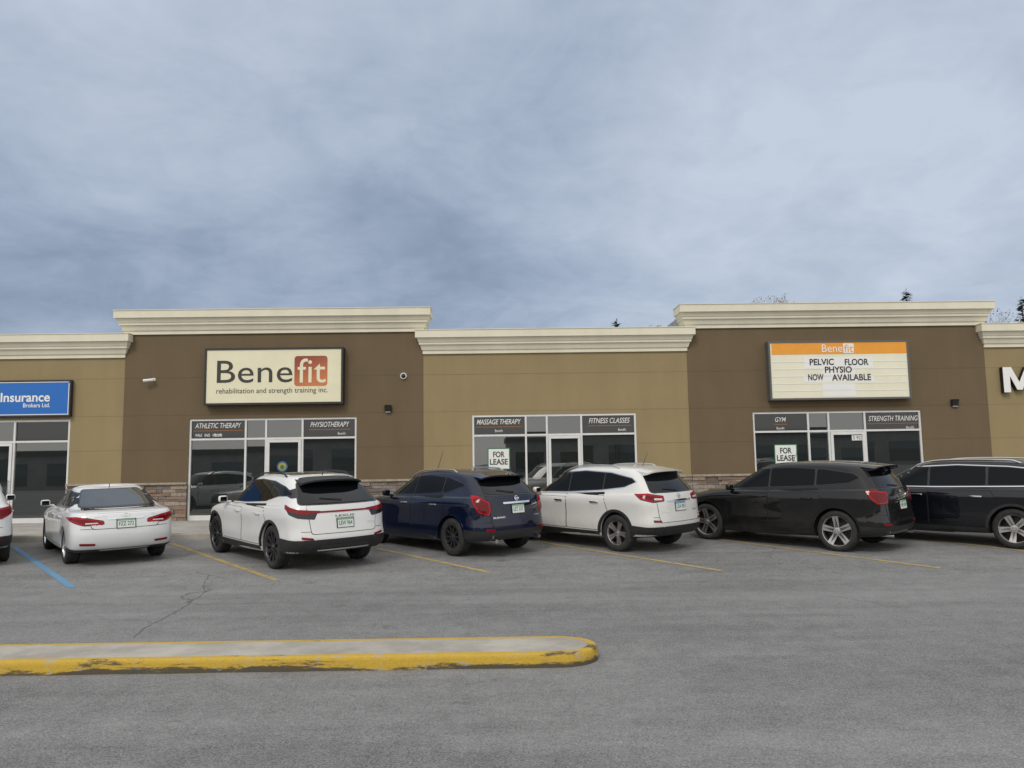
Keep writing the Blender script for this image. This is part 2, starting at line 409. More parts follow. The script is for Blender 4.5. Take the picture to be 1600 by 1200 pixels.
def strip(name,p,q,w,mat,label,cat):
    bm=bmesh.new(); p=Vector(p);q=Vector(q); d=Vector((q.x-p.x,q.y-p.y,0)).normalized(); n=Vector((-d.y,d.x,0))*w/2
    N=24; prev=None
    ts=[i/N for i in range(N+1)]
    if (p.y-Y0)*(q.y-Y0)<0: ts.append((Y0-p.y)/(q.y-p.y)); ts.sort()
    for t in ts:
        c=p.lerp(q,t); a=bm.verts.new((c.x+n.x,c.y+n.y,gz(c.y+n.y)+.004)); b=bm.verts.new((c.x-n.x,c.y-n.y,gz(c.y-n.y)+.004))
        if prev: bm.faces.new((prev[0],a,b,prev[1]))
        prev=(a,b)
    o=put(name,bm,mat); tag(o,label,cat,group='painted stall lines',kind='structure'); return o
strip('parking_line',G(22,855),G(113,918),.12,MT['line_b'],'faded blue stall line left of the white sedan','painted line')
for a,b,lb in (((268,849),(433,907),'yellow stall line between the white sedan and the white crossover'),
               ((590,857),(767,895),'short yellow stall line behind the navy car'),
               ((838,846),(1128,892),'yellow stall line behind the white hatch in the middle'),
               ((1085,838),(1470,888),'yellow stall line behind the dusty black car'),
               ((1395,836),(1720,876),'yellow stall line by the dark car at the right edge')):
    strip('parking_line',G(*a),G(*b),.11,MT['line_y'],lb,'painted line')
bm=bmesh.new(); pts=[(328,898),(318,915),(322,925),(300,940),(282,952),(258,966),(238,975),(222,985),(205,1000)]
full=[]
for a,b in zip(pts,pts[1:]):
    for k in range(5): full.append((a[0]+(b[0]-a[0])*k/5+random.uniform(-2,2),a[1]+(b[1]-a[1])*k/5))
prev=None
for i,(a,b) in enumerate(full):
    c=G(a,b); w=.002+.005*random.random(); A=bm.verts.new((c.x-w,c.y,gz(c.y)+.003)); B=bm.verts.new((c.x+w,c.y+.004,gz(c.y)+.003))
    if prev: bm.faces.new((prev[0],A,B,prev[1]))
    prev=(A,B)
tag(put('pavement_crack',bm,MT['crack']),'dark crack in the asphalt','crack',kind='structure')
# ------------------------------------------------------------------ kerb island
isl=empty('parking_island',(-4,7.42,0)); tag(isl,'long raised concrete island with worn yellow painted kerb and rounded end','traffic island')
def outline(off,n=20):
    ya=7.10+off; yb=7.82-off; r=(yb-ya)/2; xc=.40; yc=(ya+yb)/2
    pts=[]
    for i in range(60): pts.append((-16+(xc+16)*i/60,ya+.006*math.sin(i*1.7)))
    for k in range(n+1):
        a=-math.pi/2+math.pi*k/n; pts.append((xc+r*1.08*math.cos(a),yc+r*math.sin(a)))
    for i in range(59,-1,-1): pts.append((-16+(xc+16)*i/60,yb))
    return pts
prof=[(0,-.02),(.006,.085),(.011,.112),(.022,.124),(.04,.127),(.095,.128),(.097,.115)]
bm=bmesh.new(); rings=[[bm.verts.new((x+4,y-7.42,z)) for x,y in outline(o_)] for o_,z in prof]
for a,b in zip(rings,rings[1:]):
    for i in range(len(a)-1): bm.faces.new((a[i],a[i+1],b[i+1],b[i]))
put('kerb_edge',bm,MT['kerb_y'],isl,smooth=40)
bm=bmesh.new(); top=outline(.096); n=len(top)
tv=[bm.verts.new((x+4,y-7.42,.125)) for x,y in top]
for i in range(n//2): 
    if n-2-i>i+1: bm.faces.new((tv[i],tv[i+1],tv[n-2-i],tv[n-1-i]))
put('concrete_top',bm,MT['concrete'],isl)
# ================================================================== BUILDING
BL=empty('strip_mall_building',FO,FA); tag(BL,'single storey tan and brown stucco strip mall with cream cornices and stone base','building')
z_tt=fz(426,485)[1]; z_tb=fz(426,521)[1]
z_lt=fz(867,515)[1]; z_lb=fz(867,551)[1]
b1=fz(193,640)[0]; b2=fz(661,620)[0]; b3=fz(1076,620)[0]; b4=fz(1543,620)[0]
z_st=(fz(240,757)[1]+fz(575,753)[1])/2
z_j1=fz(867,583)[1]; z_j2=fz(867,641)[1]
SF=[dict(e=(-130,-60,-30,21,108),yt=656,yr=690,m=60,door=2),
    dict(e=(295,383,415,472,557),yt=653,yr=685,m=427,door=2),
    dict(e=(738,822,855,909,995),yt=647,yr=679,m=866,door=2),
    dict(e=(1178,1265,1297,1354,1442),yt=642,yr=673,m=1310,door=2)]
for q in SF:
    q['s']=[fz(p,690)[0] for p in q['e']]; q['zt']=fz(q['m'],q['yt'])[1]; q['zr']=fz(q['m'],q['yr'])[1]
pal=[(.30,.24,.19),(.36,.30,.25),(.24,.18,.14),(.42,.34,.27),(.30,.27,.25),(.35,.24,.18),(.22,.19,.17)]
def wall_section(s0,s1,ztop,op,mat,matj,yf):
    bm=bmesh.new()
    if op:
        a,b,zo=op
        bx(bm,s0,a,yf,.35,0,ztop); bx(bm,b,s1,yf,.35,0,ztop); bx(bm,a,b,yf,.35,zo,ztop)
        spans=[(s0,a),(b,s1)]
    else: bx(bm,s0,s1,yf,.35,0,ztop); spans=[(s0,s1)]
    put('wall',bm,mat,BL)
    for zz in (z_j1,z_j2):
        bm=bmesh.new(); bx(bm,s0+.003,s1-.003,yf-.002,yf+.05,zz-.008,zz+.008); put('wall_joint',bm,matj,BL)
    for a,b in spans:
        zz=(z_j2+z_st)/2
        bm=bmesh.new(); bx(bm,a+.003,b-.003,yf-.002,yf+.05,zz-.008,zz+.008); put('wall_joint',bm,matj,BL)
        bm=bmesh.new(); cl=bm.loops.layers.color.new('Col')
        v,fs=bx(bm,a+.002,b-.002,yf-.03,yf+.01,ZW,z_st)
        for f in fs:
            for lp in f.loops: lp[cl]=(.36,.33,.30,1)
        z=ZW-.02
        while z<z_st-.02:
            h=random.choice((.055,.075,.10,.12)); 
            if z+h>z_st-.03: h=z_st-z
            x=a
            while x<b-.01:
                l=random.uniform(.15,.5); 
                if x+l>b-.12: l=b-x
                dpt=random.uniform(.045,.10)
                g=.004
                v,fs=bx(bm,x+g,x+l-g,yf-dpt,yf+.02,z+g,z+h-g)
                c=random.choice(pal); k=random.uniform(.75,1.15)
                for f in fs:
                    for lp in f.loops: lp[cl]=(min(1,(c[0]*k)**(1/2.2)),min(1,(c[1]*k)**(1/2.2)),min(1,(c[2]*k)**(1/2.2)),1)
                x+=l
            z+=h
        put('stone_base',bm,MT['stone'],BL,recalc=False)
        bm=bmesh.new(); bx(bm,a,b,yf-.125,yf+.02,z_st+.002,z_st+.06)
        put('stone_cap',bm,MT['stonecap'],BL)
def cornice(s0,s1,zb,zt,name='cornice',yf=0):
    h=zt-zb
    prof=[(0,.16,.045,.045),(.16,.38,.07,.115),(.38,.48,.145,.145),(.48,.66,.16,.20),(.66,.97,.245,.245),(.97,1.0,.26,.26)]
    bm=bmesh.new()
    for a,b,o0,o1 in prof:
        z0=zb+h*a; z1=zb+h*b
        vb=[bm.verts.new(p) for p in ((s0-o0,yf-o0*1.3,z0),(s1+o0,yf-o0*1.3,z0),(s1+o0,.5,z0),(s0-o0,.5,z0))]
        vt=[bm.verts.new(p) for p in ((s0-o1,yf-o1*1.3,z1),(s1+o1,yf-o1*1.3,z1),(s1+o1,.5,z1),(s0-o1,.5,z1))]
        bm.faces.new(vb[::-1]); bm.faces.new(vt)
        for i in range(4): bm.faces.new((vb[i],vb[(i+1)%4],vt[(i+1)%4],vt[i]))
    put(name,bm,MT['cream'],BL)
ops=[(q['s'][0],q['s'][4],q['zt']) for q in SF]
wall_section(-24,b1,z_lt-.05,ops[0],MT['tan'],MT['tan_j'],.02)
wall_section(b1,b2,z_tt-.05,ops[1],MT['brown'],MT['brown_j'],0)
wall_section(b2,b3,z_lt-.05,ops[2],MT['tan'],MT['tan_j'],.02)
wall_section(b3,b4,z_tt-.05,ops[3],MT['brown'],MT['brown_j'],0)
wall_section(b4,24,z_lt-.05,None,MT['tan'],MT['tan_j'],.02)
cornice(b1,b2,z_tb,z_tt); cornice(b3,b4,z_tb,z_tt)
cornice(-24,b1-.04,z_lb,z_lt,yf=.02); cornice(b2+.04,b3-.04,z_lb,z_lt,yf=.02); cornice(b4+.04,24,z_lb,z_lt,yf=.02)
bm=bmesh.new(); bx(bm,-24,24,.36,16,.0,z_lt-.35); bx(bm,b1+.1,b2-.1,.51,3,z_lt-.35,z_tt-.1); bx(bm,b3+.1,b4-.1,.51,3,z_lt-.35,z_tt-.1)
put('roof',bm,MT['roof'],BL)
def storefront(q,texts,lower):
    s=q['s'];zt=q['zt'];zr=q['zr'];zb=ZW; bw=.028
    bm=bmesh.new()
    for i,x in enumerate(s):
        a,b=(x,x+2*bw) if i==0 else ((x-2*bw,x) if i==4 else (x-bw,x+bw))
        bx(bm,a,b,.03,.13,zb,zt-.002)
    for i in range(4):
        a=s[i]+(2*bw if i==0 else bw); b=s[i+1]-(2*bw if i==3 else bw)
        bx(bm,a,b,.032,.128,zt-.06,zt-.003); bx(bm,a,b,.032,.128,zr-bw,zr+bw)
        if i!=q['door']: bx(bm,a,b,.032,.128,zb,zb+.14)
    W=put('storefront_window',bm,MT['alu'],BL)
    for i in range(4):
        a=s[i]+(2*bw if i==0 else bw); b=s[i+1]-(2*bw if i==3 else bw)
        for (z0,z1,top) in ((zr+bw,zt-.06,1),(zb+.14,zr-bw,0)):
            if not top and i==q['door']: continue
            bm=bmesh.new(); t1=random.uniform(-.006,.006); t2=random.uniform(-.006,.006)
            v,_=bx(bm,a,b,.075,.085,z0,z1)
            for w_ in v: w_.co.y+= t1*(w_.co.x-(a+b)/2)+t2*(w_.co.z-(z0+z1)/2)
            put('pane',bm,MT['pane2'] if (top and i in (0,3)) else MT['pane'],W)
    a=s[2]+bw; b=s[3]-bw; fr=.085
    bm=bmesh.new(); bx(bm,a+.006,a+fr,.0,.06,zb+.02,zr-bw-.006); bx(bm,b-fr,b-.006,.0,.06,zb+.02,zr-bw-.006)
    bx(bm,a+fr,b-fr,.001,.059,zr-bw-.09,zr-bw-.007); bx(bm,a+fr,b-fr,.001,.059,zb+.021,zb+.22)
    D=put('door',bm,MT['alu'],BL)
    bm=bmesh.new(); bx(bm,a+fr,b-fr,.03,.04,zb+.22,zr-bw-.09); put('door_glass',bm,MT['pane'],D)
    bm=bmesh.new(); hx=b-fr*.5; tube(bm,(hx,-.05,zb+.85),(hx,-.05,zb+1.25),.012,.012,8); tube(bm,(hx,-.05,zb+.88),(hx,.0,zb+.88),.009,.009); tube(bm,(hx,-.05,zb+1.22),(hx,.0,zb+1.22),.009,.009)
    put('handle',bm,MT['steel'],D)
    for (txt,px0,py0,px1,py1) in texts:
        ftext(W,txt,px0,py0,px1,py1,-.066,MT['white_t'],name='window_lettering',shear=.25,offset=.004)
        fquad(W,'orange_underline',px0-2,py1+3.6,px1+2,py1+4.4,-.066,.002,MT['orange_d'])
        mxp=px1-12 if px0>q['m'] and px1-px0<80 else (px0+px1)/2
        ftext(W,'Benefit',mxp-6,py1+8,mxp+6,py1+12,-.066,MT['white_t'],name='window_lettering')
    return W,D
storefront(SF[0],[],0)
W1,D1=storefront(SF[1],[('ATHLETIC THERAPY',305,661,377,669),('PHYSIOTHERAPY',485,659,546,667)],0)
W2,D2=storefront(SF[2],[('MASSAGE THERAPY',745,655,814,663),('FITNESS CLASSES',920,653,984,661)],0)
W3,D3=storefront(SF[3],[('GYM',1211,652,1228,659),('STRENGTH TRAINING',1357,649.5,1434,657.5)],0)
for a,b,t in ((304,317,'WALK'),(319,329,'INS'),(331,348,'WELCOME')):
    ftext(W1,t,a+1,678,b-1,682.3,-.064,MT['white_t'],name='window_lettering',offset=.015)
def disc(parent,name,px,py,r,d,mat):
    s,z=fz(px,py,d); bm=bmesh.new(); n=28
    v=[bm.verts.new((s+r*math.cos(2*math.pi*k/n),-d,z+r*math.sin(2*math.pi*k/n))) for k in range(n)]; bm.faces.new(v)
    return put(name,bm,mat,parent)
disc(D1,'round_decal',441,729,.16,-.027,MT['cyan']); disc(D1,'round_decal',441,729,.115,-.024,MT['yellowp']); disc(D1,'round_decal',441,730,.065,-.021,MT['green'])
fquad(D3,'number_card',1331,680,1350,688,-.028,.003,MT['white_t']); ftext(D3,'5 923',1333,681.5,1348,686.5,-.024,MT['blackprint'],name='street_number')
# ------------------------------------------------------------------ signs
def sign(name,label,px0,py0,px1,py1,frame,face,fw=.06,d=.27):
    s0,s1,z0,z1=fbox(px0,py0,px1,py1,d); org=((s0+s1)/2,(z0+z1)/2)
    E=empty(name,fworld(org[0],0,org[1]),FA); tag(E,label,'sign')
    hw=(s1-s0)/2; hh=(z1-z0)/2
    bm=bmesh.new()
    bx(bm,-hw,hw,-d,-.004,hh-fw,hh); bx(bm,-hw,hw,-d,-.004,-hh,-hh+fw); bx(bm,-hw,-hw+fw,-d,-.004,-hh+fw,hh-fw); bx(bm,hw-fw,hw,-d,-.004,-hh+fw,hh-fw)
    put('frame',bm,frame,E)
    bm=bmesh.new(); bx(bm,-hw+fw,hw-fw,-d+.02,-.01,-hh+fw,hh-fw); put('face',bm,face,E)
    return E,org,d-.02
E,og,d=sign('shop_sign','cream lightbox sign with large dark lettering and a rust square, above the left door',319,543,536,632,MT['signframe'],MT['signcream'])
ftext(E,'Bene',339,563,457,598,d+.006,MT['charcoal'],og,space=1.02)
fquad(E,'logo_square',460,556,511.5,603,d+.006,.005,MT['grad'],og,round_=.10)
ftext(E,'fit',465,560,509,598,d+.010,MT['signcream'],og)
ftext(E,'rehabilitation and strength training inc.',338,606,512,616.5,d+.006,MT['charcoal'],og)
E,og,d=sign('shop_sign','lightbox sign with orange header and changeable black letters, above the right storefront',1202,532,1422,624,MT['signframe2'],MT['signcream2'],.055)
fquad(E,'header_band',1205.5,535,1418.5,553,d+.006,.005,MT['orange'],og)
ftext(E,'Bene',1284,538,1316,550,d+.012,MT['signwhite'],og); fquad(E,'logo_square',1317.5,536.5,1334,551.5,d+.010,.003,MT['signwhite'],og,round_=.03); ftext(E,'fit',1319,538,1333,550,d+.014,MT['orange'],og)
for i in range(1,6):
    y=553+i*11.3; fquad(E,'letter_track',1206,y,1418,y+1.0,d+.008,.007,MT['signwhite'],og)
for a,b,c_,e_ in ((1287,598,1334,609),(1288,610,1336,619),(1258,558,1362,564.5),(1258,565,1362,575.5),(1286,577.5,1335,586.5),(1258,588,1364,597)):
    fquad(E,'letter_panel',a-2,b,c_+2,e_,d+.004,.003,MT['signwhite'],og)
for t,a,b in (('PELVIC',1265,1303),('FLOOR',1320,1357)): ftext(E,t,a,560.5,b,570.5,d+.010,MT['blackprint'],og,offset=.02)
ftext(E,'PHYSIO',1289,572.5,1331,582.5,d+.010,MT['blackprint'],og,offset=.02)
for t,a,b in (('NOW',1263,1287),('AVAILABLE',1300,1361)): ftext(E,t,a,584.5,b,594.5,d+.010,MT['blackprint'],og,offset=.02)
E,og,d=sign('shop_sign','blue lightbox sign with white insurance lettering, cut off by the left edge',-130,595,110,652,MT['signframe'],MT['blue'],.035,d=.13)
fquad(E,'white_border',-127.5,597.5,107.5,598.7,d+.004,.003,MT['signwhite'],og); fquad(E,'white_border',-127.5,648,107.5,649.2,d+.004,.003,MT['signwhite'],og); fquad(E,'white_border',106.3,598.7,107.5,648,d+.004,.003,MT['signwhite'],og)
ftext(E,'Insurance',1,613.5,78,628,d+.006,MT['signwhite'],og,offset=.02)
ftext(E,'Brokers Ltd.',36,630,78,636.5,d+.006,MT['signwhite'],og,offset=.015)
s0,s1,z0,z1=fbox(1568,573,1618,613,.16); org=((s0+s1)/2,(z0+z1)/2)
E=empty('channel_letter',fworld(org[0],0,org[1]),FA); tag(E,'white channel letter M with black sides at the right edge','sign letter')
mp_=[(0,0),(0,1),(.27,1),(.5,.40),(.73,1),(1,1),(1,0),(.79,0),(.79,.66),(.585,.10),(.415,.10),(.21,.66),(.21,0)]
def letter(name,y0,y1,sc_,mat):
    bm=bmesh.new(); P=[((p[0]-.5)*(s1-s0)*sc_,(p[1]-.5)*(z1-z0)*sc_) for p in mp_]
    a=[bm.verts.new((x,y0,z)) for x,z in P]; b=[bm.verts.new((x,y1,z)) for x,z in P]
    bm.faces.new(a); bm.faces.new(b[::-1])
    for i in range(len(a)): bm.faces.new((a[i],a[(i+1)%len(a)],b[(i+1)%len(a)],b[i]))
    bmesh.ops.triangulate(bm,faces=[f for f in bm.faces if len(f.verts)>4]); put(name,bm,mat,E)
letter('letter_side',-.14,-.01,1,MT['blackprint']); letter('letter_face',-.15,-.141,.985,MT['signwhite'])
def poster(label,px0,py0,px1,py1):
    d=-.060
    s0,s1,z0,z1=fbox(px0,py0,px1,py1,d); org=((s0+s1)/2,(z0+z1)/2)
    E=empty('lease_poster',fworld(org[0],0,org[1]),FA); tag(E,label,'poster',group='for lease posters')
    fquad(E,'green_border',px0,py0,px1,py1,d,.004,MT['green'],org)
    fquad(E,'white_panel',px0+1.6,py0+1.6,px1-1.6,py1-1.6,d+.002,.002,MT['white_t'],org)
    h=(py1-py0); m=(px0+px1)/2
    ftext(E,'FOR',m-9,py0+h*.16,m+9,py0+h*.43,d+.005,MT['greendark'],org,offset=.025)
    ftext(E,'LEASE',m-14,py0+h*.50,m+14,py0+h*.77,d+.005,MT['greendark'],org,offset=.025)
poster('green bordered for lease poster in the middle storefront window',762,700,797,734)
poster('green bordered for lease poster in the right storefront window',1210,694,1246,728)
s,z=fz(232,594,.15); E=empty('security_camera',fworld(s,0,z),FA); tag(E,'white bullet security camera on the brown wall left of the cream sign','security camera')
bm=bmesh.new(); tube(bm,(.10,0,.03),(.10,-.03,.03),.05,.05,14); tube(bm,(.10,-.03,.03),(.06,-.12,.01),.018,.018,8); put('bracket',bm,MT['camwhite'],E,smooth=40)
bm=bmesh.new(); tube(bm,(.14,-.14,.01),(-.13,-.20,-.02),.045,.045,14); put('housing',bm,MT['camwhite'],E,smooth=40)
bm=bmesh.new(); tube(bm,(-.131,-.2,-.0201),(-.14,-.202,-.021),.035,.035,14); put('lens',bm,MT['black'],E)
s,z=fz(630,587,.1); E=empty('security_camera',fworld(s,0,z),FA); tag(E,'white dome security camera on the brown wall right of the cream sign','security camera')
bm=bmesh.new(); tube(bm,(0,0,0),(0,-.06,0),.10,.095,20); put('base',bm,MT['camwhite'],E,smooth=40)
bm=bmesh.new(); bmesh.ops.create_uvsphere(bm,u_segments=18,v_segments=10,radius=.068); 
for v in bm.verts: v.co.y-=.065
put('dome',bm,MT['blackgloss'],E,smooth=0)
for px,py,lb in ((606,638,'dark wall pack lamp beside the left storefront'),(1493,629,'dark wall pack lamp beside the right storefront')):
    s,z=fz(px,py,.1); E=empty('wall_lamp',fworld(s,0,z),FA); tag(E,lb,'wall lamp',group='dark wall pack lamps')
    bm=bmesh.new(); vs,_=bx(bm,-.10,.10,-.16,0,-.10,.10)
    for v in vs:
        if v.co.y<-.1 and v.co.z<0: v.co.y+=.09
    bmesh.ops.bevel(bm,geom=bm.edges[:],offset=.012,segments=2,affect='EDGES'); put('housing',bm,MT['black'],E)
    bm=bmesh.new(); bx(bm,-.07,.07,-.085,-.02,-.115,-.101); put('lens',bm,MT['lamp_clear'],E)
# ================================================================== TREES
def conifer(px,py,Y,rad,label,pos=None,h=None):
    tip=at(px,py,Y) if pos is None else Vector(pos)
    h=h or tip.z; E=empty('spruce_tree',(tip.x,tip.y,.15 if tip.y>0 else 0)); tag(E,label,'tree',group='spruce trees')
    bm=bmesh.new(); tube(bm,(0,0,0),(0,0,h-.3),.22,.02,8); put('trunk',bm,MT['trunk'],E)
    bm=bmesh.new(); big=1 if pos is None else 2.2
    for i in range(2600 if pos is None else 1400):
        t=random.random()**.75; zz=(h-.15)*(1-t*.9); rr=rad*(t+.03)*random.uniform(.25,1.0)*(1+.25*math.sin(zz*5.3+i%5))
        a=random.uniform(0,2*math.pi); c=Vector((rr*math.cos(a),rr*math.sin(a),zz-.15*rr)); dr=Vector((math.cos(a),math.sin(a),random.uniform(-.5,.35))).normalized()
        sd_=Vector((-math.sin(a),math.cos(a),random.uniform(-.4,.4))); l=random.uniform(.18,.42)*big; w=random.uniform(.05,.11)*big
        bm.faces.new([bm.verts.new(p) for p in (c-sd_*w,c+dr*l,c+sd_*w)])
    for i in range(26):
        a=random.uniform(0,6.28); zz=h-.4+random.uniform(-.2,.4); c=Vector((0,0,zz)); bm.faces.new([bm.verts.new(p) for p in (c+Vector((.02,.03,0)),c+Vector((math.cos(a)*.12,math.sin(a)*.12,.14)),c-Vector((.02,.03,0)))])
    put('crown',bm,MT['needle'],E,recalc=False)
def bare(px,py,Y,label,spread=1.0):
    tip=at(px,py,Y); h=tip.z; E=empty('bare_tree',(tip.x,tip.y,.15)); tag(E,label,'tree',group='nearly bare trees behind the building')
    bt=bmesh.new(); bc=bmesh.new(); bl=bmesh.new()
    def rec(p,d,l,r,dep):
        q=p+d*l; tube(bt if dep>=5 else bc,p,q,r,r*.7,5,False)
        if dep==0:
            for k in range(4):
                if random.random()<.8:
                    c=q+Vector((random.uniform(-.2,.2),random.uniform(-.2,.2),random.uniform(-.2,.15))); s_=.08
                    bl.faces.new([bl.verts.new(c+Vector((random.uniform(-s_,s_),random.uniform(-s_,s_),random.uniform(-s_,s_)))) for _ in range(3)])
            return
        for k in range(3):
            nd_=(d+Vector((random.uniform(-.6,.6)*spread,random.uniform(-.6,.6)*spread,random.uniform(-.05,.45)))).normalized()
            rec(q,nd_,l*random.uniform(.66,.86),r*.58,dep-1)
    rec(Vector((0,0,0)),Vector((0,0,1)),h*.27,h*.014,6)
    mxz=max(v.co.z for v in bc.verts); k=(h-.15)/mxz
    for b_ in (bt,bc,bl):
        for v in b_.verts: v.co*=k
    put('trunk',bt,MT['trunk'],E); cr_=put('branches',bc,MT['trunk'],E); put('leaves',bl,MT['leaf'],E,recalc=False)
conifer(963,504,44,1.5,'small dark spruce tip showing over the middle cornice')
conifer(1415,454,52,2.3,'dark spruce tip rising above the right tower cornice')
conifer(1596,468,50,2.4,'dark spruce tip at the right edge of the photo')
bare(1228,467,54,'nearly bare tree with a few yellow leaves above the right tower cornice')
bare(1030,506,46,'nearly bare tree tips just over the middle cornice')
bare(1556,489,52,'bare grey tree beside the right end of the tower cornice')
def far_building(x0,x1,y,h,label):  # unseen building added behind the camera to be mirrored in glass and car paint
    E=empty('added_reflection_building',((x0+x1)/2,y,0)); tag(E,label,'building'); hw=(x1-x0)/2
    bm=bmesh.new(); bx(bm,-hw,hw,-10,0,0,h); put('wall',bm,MT['farwall'],E)
    bm=bmesh.new(); bx(bm,-hw-.2,hw+.2,-10.2,.25,h,h+.6); put('roof',bm,MT['faredge'],E)
    n=int((x1-x0)/6)
    for i in range(n):
        c=-hw+(i+.5)*2*hw/n; bm=bmesh.new(); bx(bm,c-2,c+2,.0,.06,.4,2.9); put('window',bm,MT['pane'],E)
far_building(-70,-14,-44,3.8,'long pale building added unseen behind the viewer on the left, for reflections')
far_building(2,74,-50,4.2,'long pale building added unseen behind the viewer on the right, for reflections')
conifer(0,0,0,2.6,'dark spruce added unseen behind the viewer, for reflections',pos=(-6,-50,7.5),h=7.5)  # unseen spruce added between those buildings as one more shape to reflect
# ================================================================== CARS
def suv_layers(L,w,H,br=1.13,bm_=1.08,bf=1.05,t10=.36,t11=.60,cowl=1.2,wind=.95,roofw=.66,bt=.33,rb=.17):
    zm=lambda b:b+(H-.10-b)*.5
    return [(.35,L-.45,w-.22,.30,.24,.26,.15,.3),
     (.10,L-.16,w-.06,bt,.22,.24,rb,.35),
     (.03,L-.04,w-.025,bt+.09,.34,.36,rb,.38),
     (.00,L,w-.004,.55,.49,.50,rb,.40),
     (.022,L-.01,w-.018,.68,.63,.62,rb+.01,.42),
     (.045,L-.03,w-.018,.82,.78,.74,rb+.01,.43),
     (.060,L-.07,w-.000,br-.19,bm_-.165,.84,rb+.01,.44),
     (.085,L-.16,w-.014,br-.11,bm_-.095,.92,rb+.01,.46),
     (.105,L-.55,w-.040,br-.02,bm_-.015,bf-.05,rb+.01,.4),
     (.125,L-cowl,w-.080,br,bm_,bf,rb+.01,.3),
     (.15,L-cowl-.06,w-.100,br+.03,bm_+.03,bf+.03,rb+.01,.3),
     (t10,L-cowl-wind*.5,(w-.1+roofw+.05)/2,zm(br),zm(bm_),zm(bf),rb,.27),
     (t11,L-cowl-wind*.92,roofw+.03,H-.12,H-.08,H-.12,.14,.25),
     (t11+.07,L-cowl-wind-.10,roofw-.06,H-.06,H-.018,H-.06,.14,.25),
     (t11+.3,L-cowl-wind-.4,roofw*.4,H-.03,H+.004,H-.035,.1,.2)]
def loft(layers,ns=10):
    bm=bmesh.new(); rows=[]
    for (xr,xf,w,zr,zm,zf,rb,fb) in layers:
        pts=[(xr,0),(xr+.05*rb,.30*w),(xr+.20*rb,.58*w),(xr+.52*rb,.80*w),(xr+1.0*rb,.925*w),(xr+rb+.16,.982*w)]
        xa=xr+rb+.16; xb=xf-fb-.2
        for k in range(1,ns+1):
            t=k/(ns+1); pts.append((xa+(xb-xa)*t,w*(1-.018*(2*t-1)**2)))
        pts+=[(xb,.98*w),(xf-fb,.91*w),(xf-.5*fb,.76*w),(xf-.2*fb,.5*w),(xf-.05*fb,.26*w),(xf,0)]
        q=[]
        for x,y in pts:
            t=(x-xr)/(xf-xr); z=zr*(1-t)*(1-2*t)+zm*4*t*(1-t)+zf*t*(2*t-1); q.append((x,y,z))
        Lf=[bm.verts.new(p) for p in q]; Rt=[Lf[0]]+[bm.verts.new((p[0],-p[1],p[2])) for p in q[1:-1]]+[Lf[-1]]
        rows.append((Lf,Rt))
    n=len(rows[0][0])
    for (A,B),(C_,D_) in zip(rows,rows[1:]):
        for i in range(n-1):
            bm.faces.new((A[i],A[i+1],C_[i+1],C_[i])); bm.faces.new((B[i+1],B[i],D_[i],D_[i+1]))
    for k in (0,-1):
        A,B=rows[k]
        for i in range(n-1):
            vs=[A[i],A[i+1],B[i+1],B[i]]
            u=[]
            for v in vs:
                if v not in u: u.append(v)
            bm.faces.new(u)
    bmesh.ops.recalc_face_normals(bm,faces=bm.faces[:])
    return bm
q7=math.sqrt(.5)
MODES={'L':((0,-1,0),(1,0,0),(0,0,1)),'R':((0,1,0),(1,0,0),(0,0,1)),'B':((1,0,0),(0,1,0),(0,0,1)),'F':((-1,0,0),(0,1,0),(0,0,1)),
 'BL':((q7,-q7,0),(q7,q7,0),(0,0,1)),'BR':((q7,q7,0),(q7,-q7,0),(0,0,1)),'FL':((-q7,-q7,0),(-q7,q7,0),(0,0,1)),'FR':((-q7,q7,0),(-q7,-q7,0),(0,0,1)),'T':((0,0,-1),(1,0,0),(0,1,0))}
def evalme(o):
    dg=bpy.context.evaluated_depsgraph_get(); dg.update()
    return bpy.data.meshes.new_from_object(o.evaluated_get(dg))
class Car: pass
def hit(C,mode,a,b):
    d,u,v=[Vector(t) for t in MODES[mode]]
    p=u*a+v*b; h=C.bvh.ray_cast(p-d*9,d)
    if h[0] is None:
        h2=C.bvh.find_nearest(p-d*1.0); return h2[0],-d
    n=h[1]
    if n.dot(d)>0: n=-n
    return h[0],n
def panel(C,name,poly,mode,off,mat,parent,rim=.014,grid=.07,r=0,rn=4):
    if r: poly=roundpoly(poly,r,rn)
    d=Vector(MODES[mode][0])
    bm=bmesh.new(); bm.faces.new([bm.verts.new((p[0],p[1],0)) for p in poly])
    for ax in (0,1):
        lo=min(p[ax] for p in poly); hi=max(p[ax] for p in poly); k=max(1,int((hi-lo)/grid+.5))
        for i in range(1,k):
            c=lo+(hi-lo)*i/k; no=(1,0,0) if ax==0 else (0,1,0); pc=(c,0,0) if ax==0 else (0,c,0)
            bmesh.ops.bisect_plane(bm,geom=bm.verts[:]+bm.edges[:]+bm.faces[:],dist=1e-5,plane_co=pc,plane_no=no)
    for v in bm.verts:
        h,n=hit(C,mode,v.co.x,v.co.y); v.co=h+n*off
    be=[e for e in bm.edges if len(e.link_faces)==1]
    top=bm.faces[:]
    ex=bmesh.ops.extrude_edge_only(bm,edges=be)
    for g in ex['geom']:
        if isinstance(g,bmesh.types.BMVert): g.co+=d*(rim+off)
    for f in bm.faces: f.smooth=True
    for e in be: e.smooth=False
    bm.normal_update()
    if sum(f.normal.dot(d)*f.calc_area() for f in top)>0: bmesh.ops.reverse_faces(bm,faces=bm.faces[:])
    me=bpy.data.meshes.new(name); bm.to_mesh(me); bm.free(); me.materials.append(mat)
    o=bpy.data.objects.new(name,me); COL.objects.link(o); o.parent=parent
    if parent is C.root: o.location=(-C.L/2,0,0)
    return o
